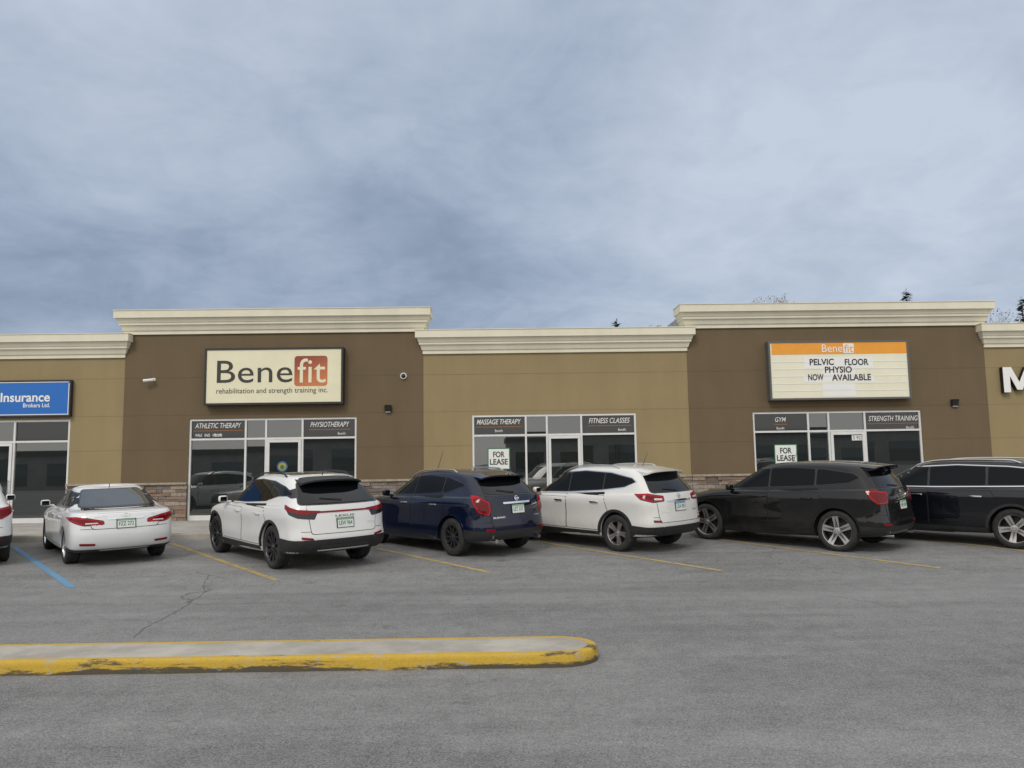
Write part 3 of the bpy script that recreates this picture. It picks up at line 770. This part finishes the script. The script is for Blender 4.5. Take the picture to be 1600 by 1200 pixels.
def rear_text(C,txt,y,z,w,h,mat,parent,name='badge_lettering',off=.012,offset=.0):
    c,n=hit(C,'B',y,z); c=c+n*off
    right=Vector((0,-1,0)); right=(right-n*right.dot(n)).normalized(); up=n.cross(right)
    Mx=Matrix((( right.x,up.x,n.x,c.x),(right.y,up.y,n.y,c.y),(right.z,up.z,n.z,c.z),(0,0,0,1)))
    me=fit(text_me(txt,offset=offset),w,h); me.transform(Mx)
    return put_mesh(name,me,mat,parent,(-C.L/2,0,0) if parent is C.root else None)
def make_wheel(Rw,rr,style,mat,C):
    bm=bmesh.new()
    lathe(bm,[(.0,.0),(rr*.55,.0),(rr*.55,-.03),(rr*.93,-.05),(rr*.96,.09)],36)
    W=put('wheel',bm,MT['hubdark'],C.root,smooth=40)
    bm=bmesh.new()
    lathe(bm,[(rr-.006,-.105),(rr+.012,-.118),(rr+(Rw-rr)*.5,-.125),(Rw-.03,-.115),(Rw-.008,-.098),(Rw,-.07),(Rw,-.025),(Rw-.006,-.02),(Rw-.006,-.012),(Rw,-.008),(Rw,.008),(Rw-.006,.012),(Rw-.006,.02),(Rw,.025),(Rw,.07),(Rw-.008,.098),(Rw-.03,.115),(rr+(Rw-rr)*.5,.125),(rr+.012,.118),(rr-.006,.105)],48)
    put('tyre',bm,MT['tyre'],W,smooth=50)
    bm=bmesh.new()
    lathe(bm,[(rr*.93,.06),(rr*.95,.095),(rr*.985,.108),(rr+.004,.110),(rr+.004,.095)],48)
    n,w0,w1,dbl=style
    for k in range(n):
        for sgn in ((-1,1) if dbl else (0,)):
            a=2*math.pi*k/n+.3
            pts=[]
            for (r,wd_,y) in ((.045,w0,.085),(rr*.5,(w0+w1)/2,.082),(rr*.955,w1,.098)):
                off=sgn*dbl*(r/rr)
                for sx in (-1,1):
                    for dy in (0,-.035):
                        t=off+sx*wd_/2
                        pts.append(bm.verts.new((r*math.cos(a)-t*math.sin(a),y+dy,r*math.sin(a)+t*math.cos(a))))
            for j in (0,4):
                q=pts[j:j+8]
                bm.faces.new((q[0],q[2],q[6],q[4])); bm.faces.new((q[1],q[5],q[7],q[3])); bm.faces.new((q[0],q[4],q[5],q[1])); bm.faces.new((q[2],q[3],q[7],q[6]))
    lathe(bm,[(.0,.098),(.03,.098),(.036,.09),(.065,.088),(.075,.07),(.075,.03)],24)
    put('rim',bm,mat,W,smooth=35)
    return W
def arcpts(cx,cz,r,a0,a1,n=14): return [(cx+r*math.cos(R(a0+(a1-a0)*k/n)),cz+r*math.sin(R(a0+(a1-a0)*k/n))) for k in range(n+1)]
def build_car(S):
    C=Car(); L,w,H,ra,fa,Rw,ar=S['L'],S['w'],S['H'],S['ra'],S['fa'],S['R'],S['arch']; C.L=L;C.w=w
    H0=S.get('H0',H); zb0=S.get('zsplit',1.1); zs=lambda z: z if z<zb0 else zb0+(z-zb0)*(H-zb0)/(H0-zb0)
    root=empty('parked_car'); C.root=root; tag(root,S['label'],S.get('cat','car'),group='cars parked nose in along the storefronts')
    P=S['paint']
    me=bpy.data.meshes.new('cage'); b=loft(S['layers']); b.to_mesh(me); b.free()
    t=bpy.data.objects.new('cage',me); COL.objects.link(t); md=t.modifiers.new('s','SUBSURF'); md.levels=2; md.render_levels=2
    me0=evalme(t)
    bb=bmesh.new(); bb.from_mesh(me0); C.bvh=BVHTree.FromBMesh(bb); bb.free()
    bc=bmesh.new()
    for ax in (ra,fa):
        for sg in (-1,1):
            n=56; A=[];B=[]
            for k in range(n):
                c,s=math.cos(2*math.pi*k/n),math.sin(2*math.pi*k/n)
                A.append(bc.verts.new((ax+ar*c,sg*(w-.40),Rw+.012+ar*s))); B.append(bc.verts.new((ax+ar*c,sg*(w+.2),Rw+.012+ar*s)))
            bc.faces.new(A);bc.faces.new(B[::-1])
            for k in range(n): bc.faces.new((A[k],A[(k+1)%n],B[(k+1)%n],B[k]))
    bmesh.ops.recalc_face_normals(bc,faces=bc.faces[:])
    mc=bpy.data.meshes.new('cut'); bc.to_mesh(mc); bc.free(); oc=bpy.data.objects.new('cut',mc); COL.objects.link(oc)
    bo=t.modifiers.new('b','BOOLEAN'); bo.operation='DIFFERENCE'; bo.object=oc; bo.solver='EXACT'
    meb=evalme(t)
    bpy.data.objects.remove(t); bpy.data.objects.remove(oc)
    meb.name='body'
    put_mesh('body',meb,P,root,(-L/2,0,0),smooth=38)
    for ax in (ra,fa):
        for sg in (-1,1):
            bm=bmesh.new(); pts=arcpts(ax,Rw+.012,ar-.003,-15,195,30)
            A=[bm.verts.new((x,sg*(w-.07),z)) for x,z in pts]; B=[bm.verts.new((x,sg*(w-.38),z)) for x,z in pts]
            for i in range(len(A)-1): bm.faces.new((A[i],A[i+1],B[i+1],B[i]))
            bm.faces.new(B); put('wheel_well',bm,MT['black'],root,(-L/2,0,0))
    Wp=make_wheel(Rw,S['rim'],S['spokes'],S['rimmat'],C); first=True
    for ax in (ra,fa):
        for sg in (1,-1):
            if first: W=Wp; first=False
            else:
                W=Wp.copy(); COL.objects.link(W); W.parent=root
                for ch in Wp.children: c=ch.copy(); COL.objects.link(c); c.parent=W
            W.location=(ax-L/2,sg*(w-.04-.125),Rw); W.rotation_euler=(0,random.uniform(0,1.2),0 if sg>0 else math.pi)
    dlo=[(x,zs(z)) for x,z in S['dlo']]; pil=S['pillars']; bF,bM,bR=S['belt']; xm,xf1,xr1=S['doors']
    for m in ('L','R'):
        zb=S.get('sill',.40)
        fd=[(xf1-.02,zb),(xf1+.02,.75),(xf1-.06,bF),(xm+.012,bM),(xm+.012,zb)]
        arc=[p for p in arcpts(ra,Rw+.012,ar+.05,64,8,8) if p[1]>zb+.02]
        rd=[(xm-.012,zb),(xm-.012,bM),(xr1,bR)]+arc+[(ra+ar+.06,zb)]
        for poly,hx in ((fd,xm+.10),(rd,xr1+.10)):
            D=panel(C,'door',poly,m,.004,P,root,rim=.006,r=.03)
            panel(C,'door_seam',inset(poly,-.011),m,.0015,MT['seam'],D,rim=.004,r=.03)
            z=(S.get('handle_z') or (bM-.13)); c,n=hit(C,m,hx+.08,z); bm=bmesh.new(); sg=1 if m=='L' else -1
            rbox(bm,(hx+.10,c.y+sg*.028,z),(.22,.022,.032),.010,2); rbox(bm,(hx+.01,c.y+sg*.012,z),(.03,.03,.028),.006,2); rbox(bm,(hx+.19,c.y+sg*.012,z),(.03,.03,.028),.006,2)
            put('handle',bm,S.get('handlemat',P),D,smooth=40)
        tr=panel(C,'window_trim',dlo,m,.005,S.get('trim',MT['blackgloss']),root,r=.03)
        if S.get('chromeline'):
            panel(C,'window_surround',inset(dlo,-.018),m,.0025,MT['chrome'],root,r=.03)
        g=inset(dlo,.018); cuts=[-1]+sorted(pil)+[9]
        for a,b_ in zip(cuts,cuts[1:]):
            q=clip(clip(g,a+.022,True),b_-.022,False)
            if len(q)>2: panel(C,'window',q,m,.010,MT['carglass_s'],root,r=.03)
        c,n=hit(C,m,S['mirror'][0],S['mirror'][1]); sg=1 if m=='L' else -1
        bm=bmesh.new(); rbox(bm,(S['mirror'][0]+.02,sg*(w+.045),S['mirror'][1]+.04),(.12,.18,.13),.045,4); rbox(bm,(S['mirror'][0]+.03,sg*(w-.05),S['mirror'][1]-.015),(.07,.14,.04),.015,2)
        for v in bm.verts: v.co.x-=abs(abs(v.co.y)-w)*.25
        Mi=put('wing_mirror',bm,S.get('mirrormat',P),root,(-L/2,0,0),smooth=50)
        bm=bmesh.new(); x=S['mirror'][0]-.052; rbox(bm,(x,sg*(w+.05),S['mirror'][1]+.04),(.012,.135,.095),.004,1)
        for v in bm.verts: v.co.x-=abs(abs(v.co.y)-w)*.25
        put('mirror_glass',bm,MT['carglass'],Mi)
        if S.get('clad'):
            for ax in (ra,fa):
                o_=arcpts(ax,Rw+.012,ar+S.get('cladw',.055),-4,184,26); i_=arcpts(ax,Rw+.012,ar-.002,184,-4,26)
                panel(C,'wheel_arch_trim',[p for p in o_+i_],m,.009,S['clad'],root,rim=.02,grid=.12)
            panel(C,'sill_trim',[(ra+ar+.02,.24),(ra+ar+.02,zb-.03),(fa-ar-.02,zb-.03),(fa-ar-.02,.24)],m,.010,S['clad'],root)
    yb,yt,zb_,zt_=S['rearglass']; zt_=zs(zt_)
    rg=[(-yb,zb_),(-yt,zt_),(yt,zt_),(yb,zb_)]
    if S.get('tailgate'):
        y0,y1,z0=S['tailgate']; tg=[(-y0,z0),(-y1,zb_-.03),(y1,zb_-.03),(y0,z0)]
        TG=panel(C,'tailgate',tg,'B',.004,P,root,rim=.006,r=.05); panel(C,'tailgate_seam',inset(tg,-.010),'B',.0015,MT['seam'],TG,rim=.004,r=.05)
    panel(C,'rear_window',inset(rg,-.02),'B',.005,MT['blackgloss'],root,r=.06)
    panel(C,'rear_glass',rg,'B',.009,S.get('rg_mat',MT['carglass']),root,r=.06)
    fb=bF
    panel(C,'windscreen',[(-.68,fb+.07),(-.55,H-.15),(.55,H-.15),(.68,fb+.07)],'F',.008,MT['carglass'],root,r=.06)
    for sg in (1,-1): panel(C,'headlight',[(sg*.42,.70),(sg*.45,.80),(sg*.80,.86),(sg*.80,.74)],'F',.008,MT['lamp_clear'],root,r=.03)
    panel(C,'grille',[(-.38,.46),(-.38,.78),(.38,.78),(.38,.46)],'F',.006,MT['black'],root,r=.04)
    sB=lambda y:(y+.05)*q7; sS=lambda x:(x+.955*w)*q7
    for (kind,pts,mt,off) in S['lights']:
        if kind in ('wrap','pillar'):
            poly=[((sB(a) if s=='y' else sS(a)),z) for s,a,z in pts]
            for m in ('BL','BR'):
                TL=panel(C,'tail_light' if kind=='wrap' else 'pillar_trim',poly,m,off,mt,root,r=.02,grid=.05)
                if mt is MT['lamp_red']:
                    panel(C,'lamp_gasket',inset(poly,-.009),m,off-.006,MT['seam'],TL,r=.025,grid=.05)
                    panel(C,'lamp_core',inset(inset(poly,.016),.012),m,off+.002,MT['lamp_deep'],TL,rim=.003,r=.012,grid=.05)
        elif kind=='rear2':
            for sg in (1,-1): panel(C,'reflector' if mt is MT['lamp_dark'] else 'tail_light',[(sg*a,z) for a,z in pts],'B',off,mt,root,r=.012,grid=.05)
        elif kind=='rear': panel(C,'light_bar',pts,'B',off,mt,root,r=.01,grid=.05)
    if S.get('lower'):
        z0,z1,mt=S['lower']; yy=.60*w
        panel(C,'bumper_trim',[(-yy,z0),(-yy+.04,z1),(yy-.04,z1),(yy,z0)],'B',.010,mt,root)
        s0=sB(yy-.02); s1=sS(ra-ar+.0)
        for m in ('BL','BR'): panel(C,'bumper_trim',[(s0,z0),(s0,z1),(sS(.18),z1-.0),(s1,z1+.02),(s1,z0-.03)],m,.009,mt,root)
    for (z,yw,th,mt,nm) in S.get('bars',[]):
        panel(C,nm,[(-yw,z-th/2),(-yw,z+th/2),(yw,z+th/2),(yw,z-th/2)],'B',.013,mt,root,grid=.06,r=th*.4)
    panel(C,'bumper_seam',[(-w*.8,S['bseam']-.004),(-w*.8,S['bseam']+.004),(w*.8,S['bseam']+.004),(w*.8,S['bseam']-.004)],'B',.0022,MT['seam'],root,rim=.003)
    c,n=hit(C,'B',0,S['plate'][1]); c=c+n*.012
    right=Vector((0,-1,0)); n2=Vector((n.x,0,n.z)).normalized(); up=n2.cross(right)
    Mx=Matrix(((right.x,up.x,n2.x,c.x),(right.y,up.y,n2.y,c.y),(right.z,up.z,n2.z,c.z),(0,0,0,1)))
    bm=bmesh.new(); bx(bm,-.165,.165,-.088,.088,-.02,0); bm.transform(Mx); pf=put('plate_holder',bm,MT['black'],root,(-L/2,0,0))
    bm=bmesh.new(); bx(bm,-.15,.15,-.078,.078,-.005,.006); bm.transform(Mx); PL=put('licence_plate',bm,MT['plate'],root,(-L/2,0,0))
    if S['plate'][0]:
        me=fit(text_me(S['plate'][0],offset=.01),.25,.075); me.transform(Mx@Matrix.Translation((0,-.004,.0075))); put_mesh('plate_characters',me,MT['plate_t'],PL)
        bm=bmesh.new(); bx(bm,-.15,.15,.048,.076,.004,.0066); bm.transform(Mx); put('plate_band',bm,S.get('pband',MT['plate_g']),PL)
    for (txt,y,z,tw,th,mt) in S.get('texts',[]): rear_text(C,txt,y,z,tw,th,mt,root,offset=.006)
    if S.get('emblem'):
        y,z,ew,eh,kind=S['emblem']
        N=28; bm=bmesh.new()
        outer=[];inner=[]
        for k in range(N):
            a=2*math.pi*k/N; h1,nn=hit(C,'B',y+ew*math.cos(a),z+eh*math.sin(a)); outer.append(bm.verts.new(h1+nn*.014))
            h1,nn=hit(C,'B',y+ew*.78*math.cos(a),z+eh*.76*math.sin(a)); inner.append(bm.verts.new(h1+nn*.016))
        for k in range(N): bm.faces.new((outer[k],outer[(k+1)%N],inner[(k+1)%N],inner[k]))
        if kind=='filled': bm.faces.new(inner)
        EM=put('emblem',bm,MT['chrome'],root,(-L/2,0,0))
        if kind in 'HL': rear_text(C,kind,y,z,ew*1.1,eh*1.25,MT['chrome'],EM,name='emblem_letter',off=.015,offset=.01)
        if kind=='bar': rear_text(C,'-',y,z,ew*2.3,eh*.5,MT['chrome'],EM,name='emblem_bar',off=.017)
    if S.get('wiper'):
        a0,b0,a1,b1_=S['wiper']; pts=[]
        for k in range(7):
            t=k/6; h1,n=hit(C,'B',a0+(a1-a0)*t,b0+(b1_-b0)*t); pts.append(h1+n*.022)
        bm=bmesh.new(); path_tube(bm,pts,.008,6); put('rear_wiper',bm,MT['black'],root,(-L/2,0,0))
    if S.get('rails'):
        x0,x1,yy,mt=S['rails']
        for sg in (1,-1):
            pts=[]
            for k in range(15):
                t=k/14; h1,n=hit(C,'T',x0+(x1-x0)*t,sg*yy); lift=.045 if 0<k<14 else 0; pts.append(h1+Vector((0,0,lift)))
            bm=bmesh.new(); path_tube(bm,pts,.016,8); put('roof_rail',bm,mt,root,(-L/2,0,0),smooth=60)
    if S.get('roofpanel'):
        x0,x1,yy=S['roofpanel']; panel(C,'roof_panel',[(x0,-yy),(x0,yy),(x1,yy),(x1,-yy)],'T',.004,MT['blackgloss'],root,r=.08,grid=.12)
    if S.get('spoiler'):
        x0,x1,yy,mt=S['spoiler']; bm=bmesh.new(); N=12
        sec=[]
        for k in range(N+1):
            y=-yy+2*yy*k/N; zt=hit(C,'T',x1,y)[0].z; cur=.10*(abs(y)/yy)**3
            zb2=zt+.006-.03
            sec.append([bm.verts.new((x1+.06,y,hit(C,'T',x1+.06,y)[0].z+.002)),bm.verts.new((x1,y,zt+.008)),bm.verts.new((x0+cur,y,zb2)),bm.verts.new((x0+cur+.005,y,zb2-.03)),bm.verts.new((x1-.02,y,zt-.10))])
        for a,b_ in zip(sec,sec[1:]):
            for j in range(4): bm.faces.new((a[j],a[j+1],b_[j+1],b_[j]))
        bm.faces.new(sec[0]); bm.faces.new(sec[-1][::-1])
        put('spoiler',bm,mt,root,(-L/2,0,0),smooth=45)
    if S.get('antenna'):
        x,y,l=S['antenna']; h1,n=hit(C,'T',x,y); bm=bmesh.new(); tube(bm,h1,h1+Vector((-.45*l,0,.9*l)),.012 if l<.2 else .006,.003,6); put('antenna',bm,MT['black'],root,(-L/2,0,0))
    for y in S.get('exhaust',[]):
        bm=bmesh.new(); tube(bm,(.05,y,S['exz']),(.35,y,S['exz']),.036,.036,16); put('exhaust_pipe',bm,MT['chrome'],root,(-L/2,0,0),smooth=40)
    px,py,side=S['at']; g=G(px,py); phi=S['head']
    Rz=Matrix.Rotation(R(90+phi),3,'Z'); lo=Vector((ra-L/2,side*(w-.06),0)); wv=Rz@lo
    ox=g.x-wv.x; oy=g.y-wv.y
    root.matrix_world=Matrix.Translation((ox,oy,SL*(oy-Y0)))@Matrix.Rotation(math.atan(SL),4,'X')@Rz.to_4x4()
    return C
PW=paint('white_car_paint',(.68,.69,.70),0,.10,(.35,.32,.28)); PW2=paint('pearl_white_car_paint',(.70,.70,.69),0,.12,(.33,.30,.26)); PW3=paint('warm_white_car_paint',(.67,.665,.64),0,.22,(.30,.26,.21))
PN=paint('navy_car_paint',(.0025,.006,.024),0,.02,(.08,.08,.08),.3,spec=.08); PK=paint('dusty_black_car_paint',(.005,.005,.0055),0,.10,(.12,.11,.10),.32,coat=.9,spec=.08); PD=paint('dark_car_paint',(.003,.004,.007),0,.03,(.12,.11,.10),.3,spec=.08)
BK=MT['black']; BG=MT['blackgloss']
L,w,H=4.6,.925,1.65
build_car(dict(label='white car cut off by the left edge of the photo, red tail light showing',L=L,w=w,H=H,H0=1.69,ra=.95,fa=3.65,R=.36,arch=.40,rim=.235,paint=PW,
 layers=suv_layers(L,w,H),dlo=[(3.2,1.08),(2.6,1.52),(1.8,1.57),(1.1,1.52),(.62,1.38),(.72,1.24),(1.4,1.15)],pillars=[2.33,1.35],belt=(1.05,1.07,1.10),doors=(2.33,3.12,1.25),mirror=(3.1,1.08),
 clad=BK,rearglass=(.66,.54,1.15,1.52),tailgate=(.62,.66,.62),lights=[('wrap',[('y',.50,.93),('y',.50,1.03),('x',.12,1.08),('x',.42,1.10),('x',.30,.98),('y',.80,.88)],MT['lamp_red'],.010),('rear2',[(.55,.50),(.55,.54),(.72,.54),(.72,.50)],MT['lamp_dark'],.012)],
 lower=(.34,.56,BK),bseam=.72,plate=('',.80),spokes=(5,.06,.05,.03),rimmat=MT['silver'],spoiler=(.40,.68,.56,PW),wiper=(0,1.17,.35,1.2),rails=(1.0,2.7,.60,BK),at=(12,876,-1),head=36))
L,w,H=4.82,.917,1.43
sed=[(.35,L-.45,w-.2,.26,.22,.22,.15,.3),(.12,L-.16,w-.06,.28,.19,.20,.2,.4),(.03,L-.04,w-.022,.38,.30,.32,.2,.44),(0,L,w-.005,.55,.50,.50,.2,.48),(.025,L-.01,w-.012,.70,.64,.62,.21,.5),
 (.05,L-.07,w-.004,.86,.80,.74,.22,.52),(.08,L-.22,w-.03,.975,.90,.82,.24,.5),(.16,L-.5,w-.055,1.0,.95,.88,.26,.46),(.42,L-1.0,w-.085,1.02,.975,.95,.26,.4),(.66,L-1.32,w-.11,1.04,1.0,.98,.26,.34),
 (1.08,L-1.78,w-.19,1.195,1.175,1.175,.22,.28),(1.52,L-2.2,w-.27,1.325,1.355,1.32,.18,.25),(1.68,L-2.4,w-.35,1.37,1.41,1.36,.16,.25),(1.9,L-2.65,.24,1.39,1.435,1.38,.1,.2)]
build_car(dict(label='white four door sedan parked left of the white crossover',L=L,w=w,H=H,H0=1.47,zsplit=1.0,ra=1.06,fa=3.855,R=.335,arch=.37,rim=.225,paint=PW,layers=sed,
 dlo=[(3.28,1.0),(2.62,1.335),(1.95,1.37),(1.5,1.32),(1.02,1.14),(1.12,1.06),(2.0,1.02)],pillars=[2.2,1.35],belt=(.98,1.0,1.03),doors=(2.2,3.15,1.35),mirror=(3.1,1.0),sill=.32,handle_z=.86,handlemat=MT['chrome'],chromeline=True,
 rearglass=(.66,.51,1.065,1.365),rg_mat=MT['carglass_l'],tailgate=(.55,.66,.70),
 lights=[('wrap',[('y',.38,.775),('y',.40,.835),('y',.70,.89),('x',.20,.915),('x',.76,.90),('x',.34,.845),('y',.76,.765)],MT['lamp_red'],.010),('rear2',[(.46,.792),(.46,.812),(.66,.812),(.66,.788)],MT['lamp_clear'],.016),('rear2',[(.50,.40),(.50,.44),(.74,.45),(.74,.41)],MT['lamp_dark'],.012)],
 bars=[(.865,.30,.02,MT['chrome'],'boot_handle')],lower=(.27,.33,BK),bseam=.70,plate=('FZZ 272',.775),texts=[('SONATA',.42,.92,.20,.03,MT['chrome']),('GLS',-.48,.92,.08,.028,MT['chrome'])],emblem=(0,.925,.07,.038,'H'),
 spokes=(5,.09,.06,0),rimmat=MT['silver'],antenna=(1.75,0,.10),at=(100,881,1),head=38))
L,w,H=4.89,.96,1.66
build_car(dict(label='pearl white crossover with red full width light bar, parked before the left door',L=L,w=w,H=H,H0=1.70,ra=1.08,fa=3.93,R=.383,arch=.425,rim=.275,paint=PW2,
 layers=suv_layers(L,w,H,br=1.15,t10=.42,t11=.72,cowl=1.25,roofw=.66,rb=.20),dlo=[(3.42,1.09),(2.74,1.53),(2.0,1.585),(1.4,1.56),(.90,1.47),(.56,1.345),(.62,1.30),(1.02,1.28),(1.5,1.17),(2.4,1.11)],pillars=[2.42,1.40],belt=(1.055,1.075,1.12),doors=(2.42,3.40,1.42),mirror=(3.28,1.09),
 clad=BK,cladw=.045,rearglass=(.74,.58,1.16,1.53),tailgate=(.60,.66,.66),
 lights=[('pillar',[('x',.12,1.27),('x',.13,1.44),('x',.30,1.43),('x',.56,1.38),('x',.60,1.29),('x',.40,1.25)],BG,.007),
  ('pillar',[('y',.60,.90),('y',.56,1.0),('y',.60,1.05),('x',.15,1.065),('x',.48,1.10),('x',.34,.99),('x',.10,.93)],BG,.007),
  ('wrap',[('y',.50,1.005),('y',.50,1.042),('x',.12,1.072),('x',.56,1.145),('x',.48,1.075),('x',.15,1.01),('y',.82,.985)],MT['lamp_dark'],.012),('rear',[(-.58,1.007),(-.58,1.036),(.58,1.036),(.58,1.007)],MT['lamp_dark'],.014),('rear2',[(.58,.56),(.58,.59),(.76,.62),(.76,.58)],MT['lamp_dark'],.014)],
 lower=(.34,.56,BK),bars=[(.44,.46,.05,MT['gunmetal'],'skid_trim')],bseam=.70,plate=('LEW 964',.82),texts=[('LEXUS',0,.945,.36,.035,MT['gunmetal']),('RX 350',-.52,.80,.16,.028,MT['chrome'])],
 spokes=(10,.022,.026,.018),rimmat=MT['gunmetal'],spoiler=(.44,.80,.58,BK),wiper=(0,1.2,.38,1.24),roofpanel=(1.1,2.75,.50),rails=(1.1,2.8,.61,BK),antenna=(.95,0,.07),exhaust=[],exz=.3,mirrormat=PW2,
 at=(424,889,1),head=40))
L,w,H=4.77,.94,1.635
build_car(dict(label='navy blue car with black steel wheels between the two white crossovers',L=L,w=w,H=H,H0=1.70,ra=1.0,fa=3.825,R=.365,arch=.405,rim=.225,paint=PN,
 layers=suv_layers(L,w,H,br=1.15,bm_=1.10,t10=.36,t11=.64,cowl=1.15,rb=.24,roofw=.65),dlo=[(3.32,1.10),(2.66,1.53),(1.9,1.585),(1.3,1.55),(.80,1.43),(.74,1.37),(1.25,1.21),(2.3,1.13)],pillars=[2.33,1.38],belt=(1.065,1.095,1.15),doors=(2.33,3.28,1.32),mirror=(3.16,1.10),handlemat=MT['chrome'],
 clad=PN,cladw=.03,rearglass=(.66,.52,1.18,1.53),tailgate=(.60,.66,.60),
 lights=[('wrap',[('y',.74,.80),('y',.70,.90),('y',.74,1.05),('x',.20,1.16),('x',.40,1.18),('x',.34,1.04),('x',.18,.86)],MT['lamp_red'],.012),('rear2',[(.56,.50),(.56,.55),(.72,.56),(.72,.51)],MT['lamp_dark'],.014)],
 lower=(.34,.52,MT['gunmetal']),bars=[(1.02,.34,.035,MT['chrome'],'tailgate_bar')],bseam=.68,plate=('LET 237',.90),texts=[('MURANO',.46,.76,.26,.035,MT['chrome']),('SL AWD',-.50,.76,.16,.03,MT['chrome'])],emblem=(0,1.095,.05,.045,'bar'),
 spokes=(10,.03,.03,0),rimmat=MT['blackrim'],spoiler=(.38,.72,.56,PN),wiper=(0,1.2,.36,1.25),rails=(1.15,2.75,.60,MT['silver']),antenna=(1.9,.55,.45),exhaust=[.55,-.55],exz=.33,
 at=(706,869,1),head=42))
L,w,H=4.63,.92,1.665
build_car(dict(label='white car with dark alloy wheels between the navy and dusty black ones',L=L,w=w,H=H,H0=1.71,ra=.96,fa=3.666,R=.362,arch=.402,rim=.235,paint=PW3,
 layers=suv_layers(L,w,H,br=1.16,bm_=1.09,t10=.30,t11=.50,cowl=1.1,roofw=.65),dlo=[(3.28,1.09),(2.62,1.53),(1.9,1.59),(1.2,1.56),(.66,1.46),(.55,1.38),(.80,1.27),(1.4,1.19),(2.3,1.12)],pillars=[2.28,1.34],belt=(1.055,1.08,1.14),doors=(2.28,3.20,1.28),mirror=(3.10,1.09),handlemat=MT['chrome'],chromeline=True,
 clad=BK,cladw=.05,rearglass=(.66,.53,1.17,1.53),tailgate=(.60,.64,.60),
 lights=[('wrap',[('y',.50,1.0),('y',.52,1.09),('x',.12,1.14),('x',.45,1.13),('x',.32,1.04),('y',.82,.985)],MT['lamp_red'],.012),('wrap',[('y',.56,1.015),('y',.57,1.05),('y',.80,1.06),('y',.80,1.02)],MT['lamp_clear'],.018),('rear2',[(.58,.60),(.58,.64),(.74,.65),(.74,.61)],MT['lamp_dark'],.014)],
 lower=(.34,.52,BK),bars=[(1.00,.38,.035,MT['chrome'],'tailgate_bar')],bseam=.70,plate=('LDA 981',.88),pband=MT['cyanband'],texts=[('ROGUE',.46,.80,.20,.032,MT['chrome']),('SL AWD',-.46,.80,.16,.03,MT['chrome'])],emblem=(0,1.085,.05,.045,'bar'),
 spokes=(5,.05,.045,.035),rimmat=MT['machined'],spoiler=(.27,.62,.57,PW3),wiper=(0,1.18,.36,1.22),rails=(1.05,2.7,.60,MT['silver']),antenna=(.95,0,.30),
 at=(964,862,1),head=42))
L,w,H=4.68,.965,1.70
build_car(dict(label='dusty black car with large polished alloy wheels, parked before the right storefront',L=L,w=w,H=H,ra=.95,fa=3.774,R=.388,arch=.428,rim=.285,paint=PK,
 layers=suv_layers(L,w,H,br=1.20,bm_=1.13,bf=1.08,t10=.27,t11=.44,cowl=1.12,roofw=.69),dlo=[(3.30,1.13),(2.64,1.54),(1.9,1.585),(1.2,1.56),(.66,1.49),(.50,1.40),(.72,1.29),(1.4,1.22),(2.4,1.16)],pillars=[2.32,1.36],belt=(1.09,1.12,1.18),doors=(2.32,3.25,1.30),mirror=(3.14,1.12),
 clad=PK,cladw=.03,rearglass=(.70,.58,1.21,1.54),tailgate=(.64,.70,.60),
 lights=[('wrap',[('y',.66,.93),('y',.64,1.14),('x',.14,1.17),('x',.36,1.16),('x',.28,1.02),('x',.12,.92)],MT['lamp_red'],.012),('rear2',[(.60,.52),(.60,.56),(.78,.57),(.78,.53)],MT['lamp_dark'],.014)],
 lower=(.34,.50,BK),bars=[(1.03,.60,.05,MT['gunmetal'],'tailgate_bar')],bseam=.72,plate=('HFR 609',.88),texts=[('EDGE',.50,.80,.16,.035,MT['chrome']),('SPORT',-.50,.80,.18,.035,MT['chrome'])],emblem=(0,1.12,.075,.03,'filled'),
 spokes=(5,.075,.06,.030),rimmat=MT['machined'],spoiler=(.21,.58,.61,PK),wiper=(0,1.22,.36,1.26),antenna=(2.2,.0,.40),exhaust=[.5,-.5],exz=.33,
 at=(1309,862,1),head=44))
L,w,H=4.98,.985,1.68
build_car(dict(label='dark three row car with chrome window line, cut off by the right edge',L=L,w=w,H=H,H0=1.77,ra=1.02,fa=3.94,R=.38,arch=.42,rim=.265,paint=PD,
 layers=suv_layers(L,w,H,br=1.16,bm_=1.12,bf=1.09,t10=.28,t11=.45,cowl=1.2,roofw=.70),dlo=[(3.50,1.13),(2.86,1.58),(2.0,1.645),(1.1,1.62),(.55,1.56),(.42,1.40),(.46,1.23),(2.4,1.15)],pillars=[2.5,1.45],belt=(1.085,1.105,1.15),doors=(2.5,3.44,1.42),mirror=(3.32,1.12),chromeline=True,handlemat=MT['chrome'],
 clad=BK,cladw=.05,rearglass=(.72,.60,1.2,1.60),tailgate=(.66,.72,.60),
 lights=[('wrap',[('y',.50,.98),('y',.50,1.12),('x',.12,1.15),('x',.42,1.14),('x',.32,1.02),('y',.82,.96)],MT['lamp_red'],.012)],
 lower=(.34,.52,BK),bseam=.72,plate=('',.86),spokes=(5,.07,.06,.030),rimmat=MT['machined'],spoiler=(.22,.55,.62,PD),rails=(.9,2.9,.64,MT['silver']),
 at=(1587,858,1),head=44))
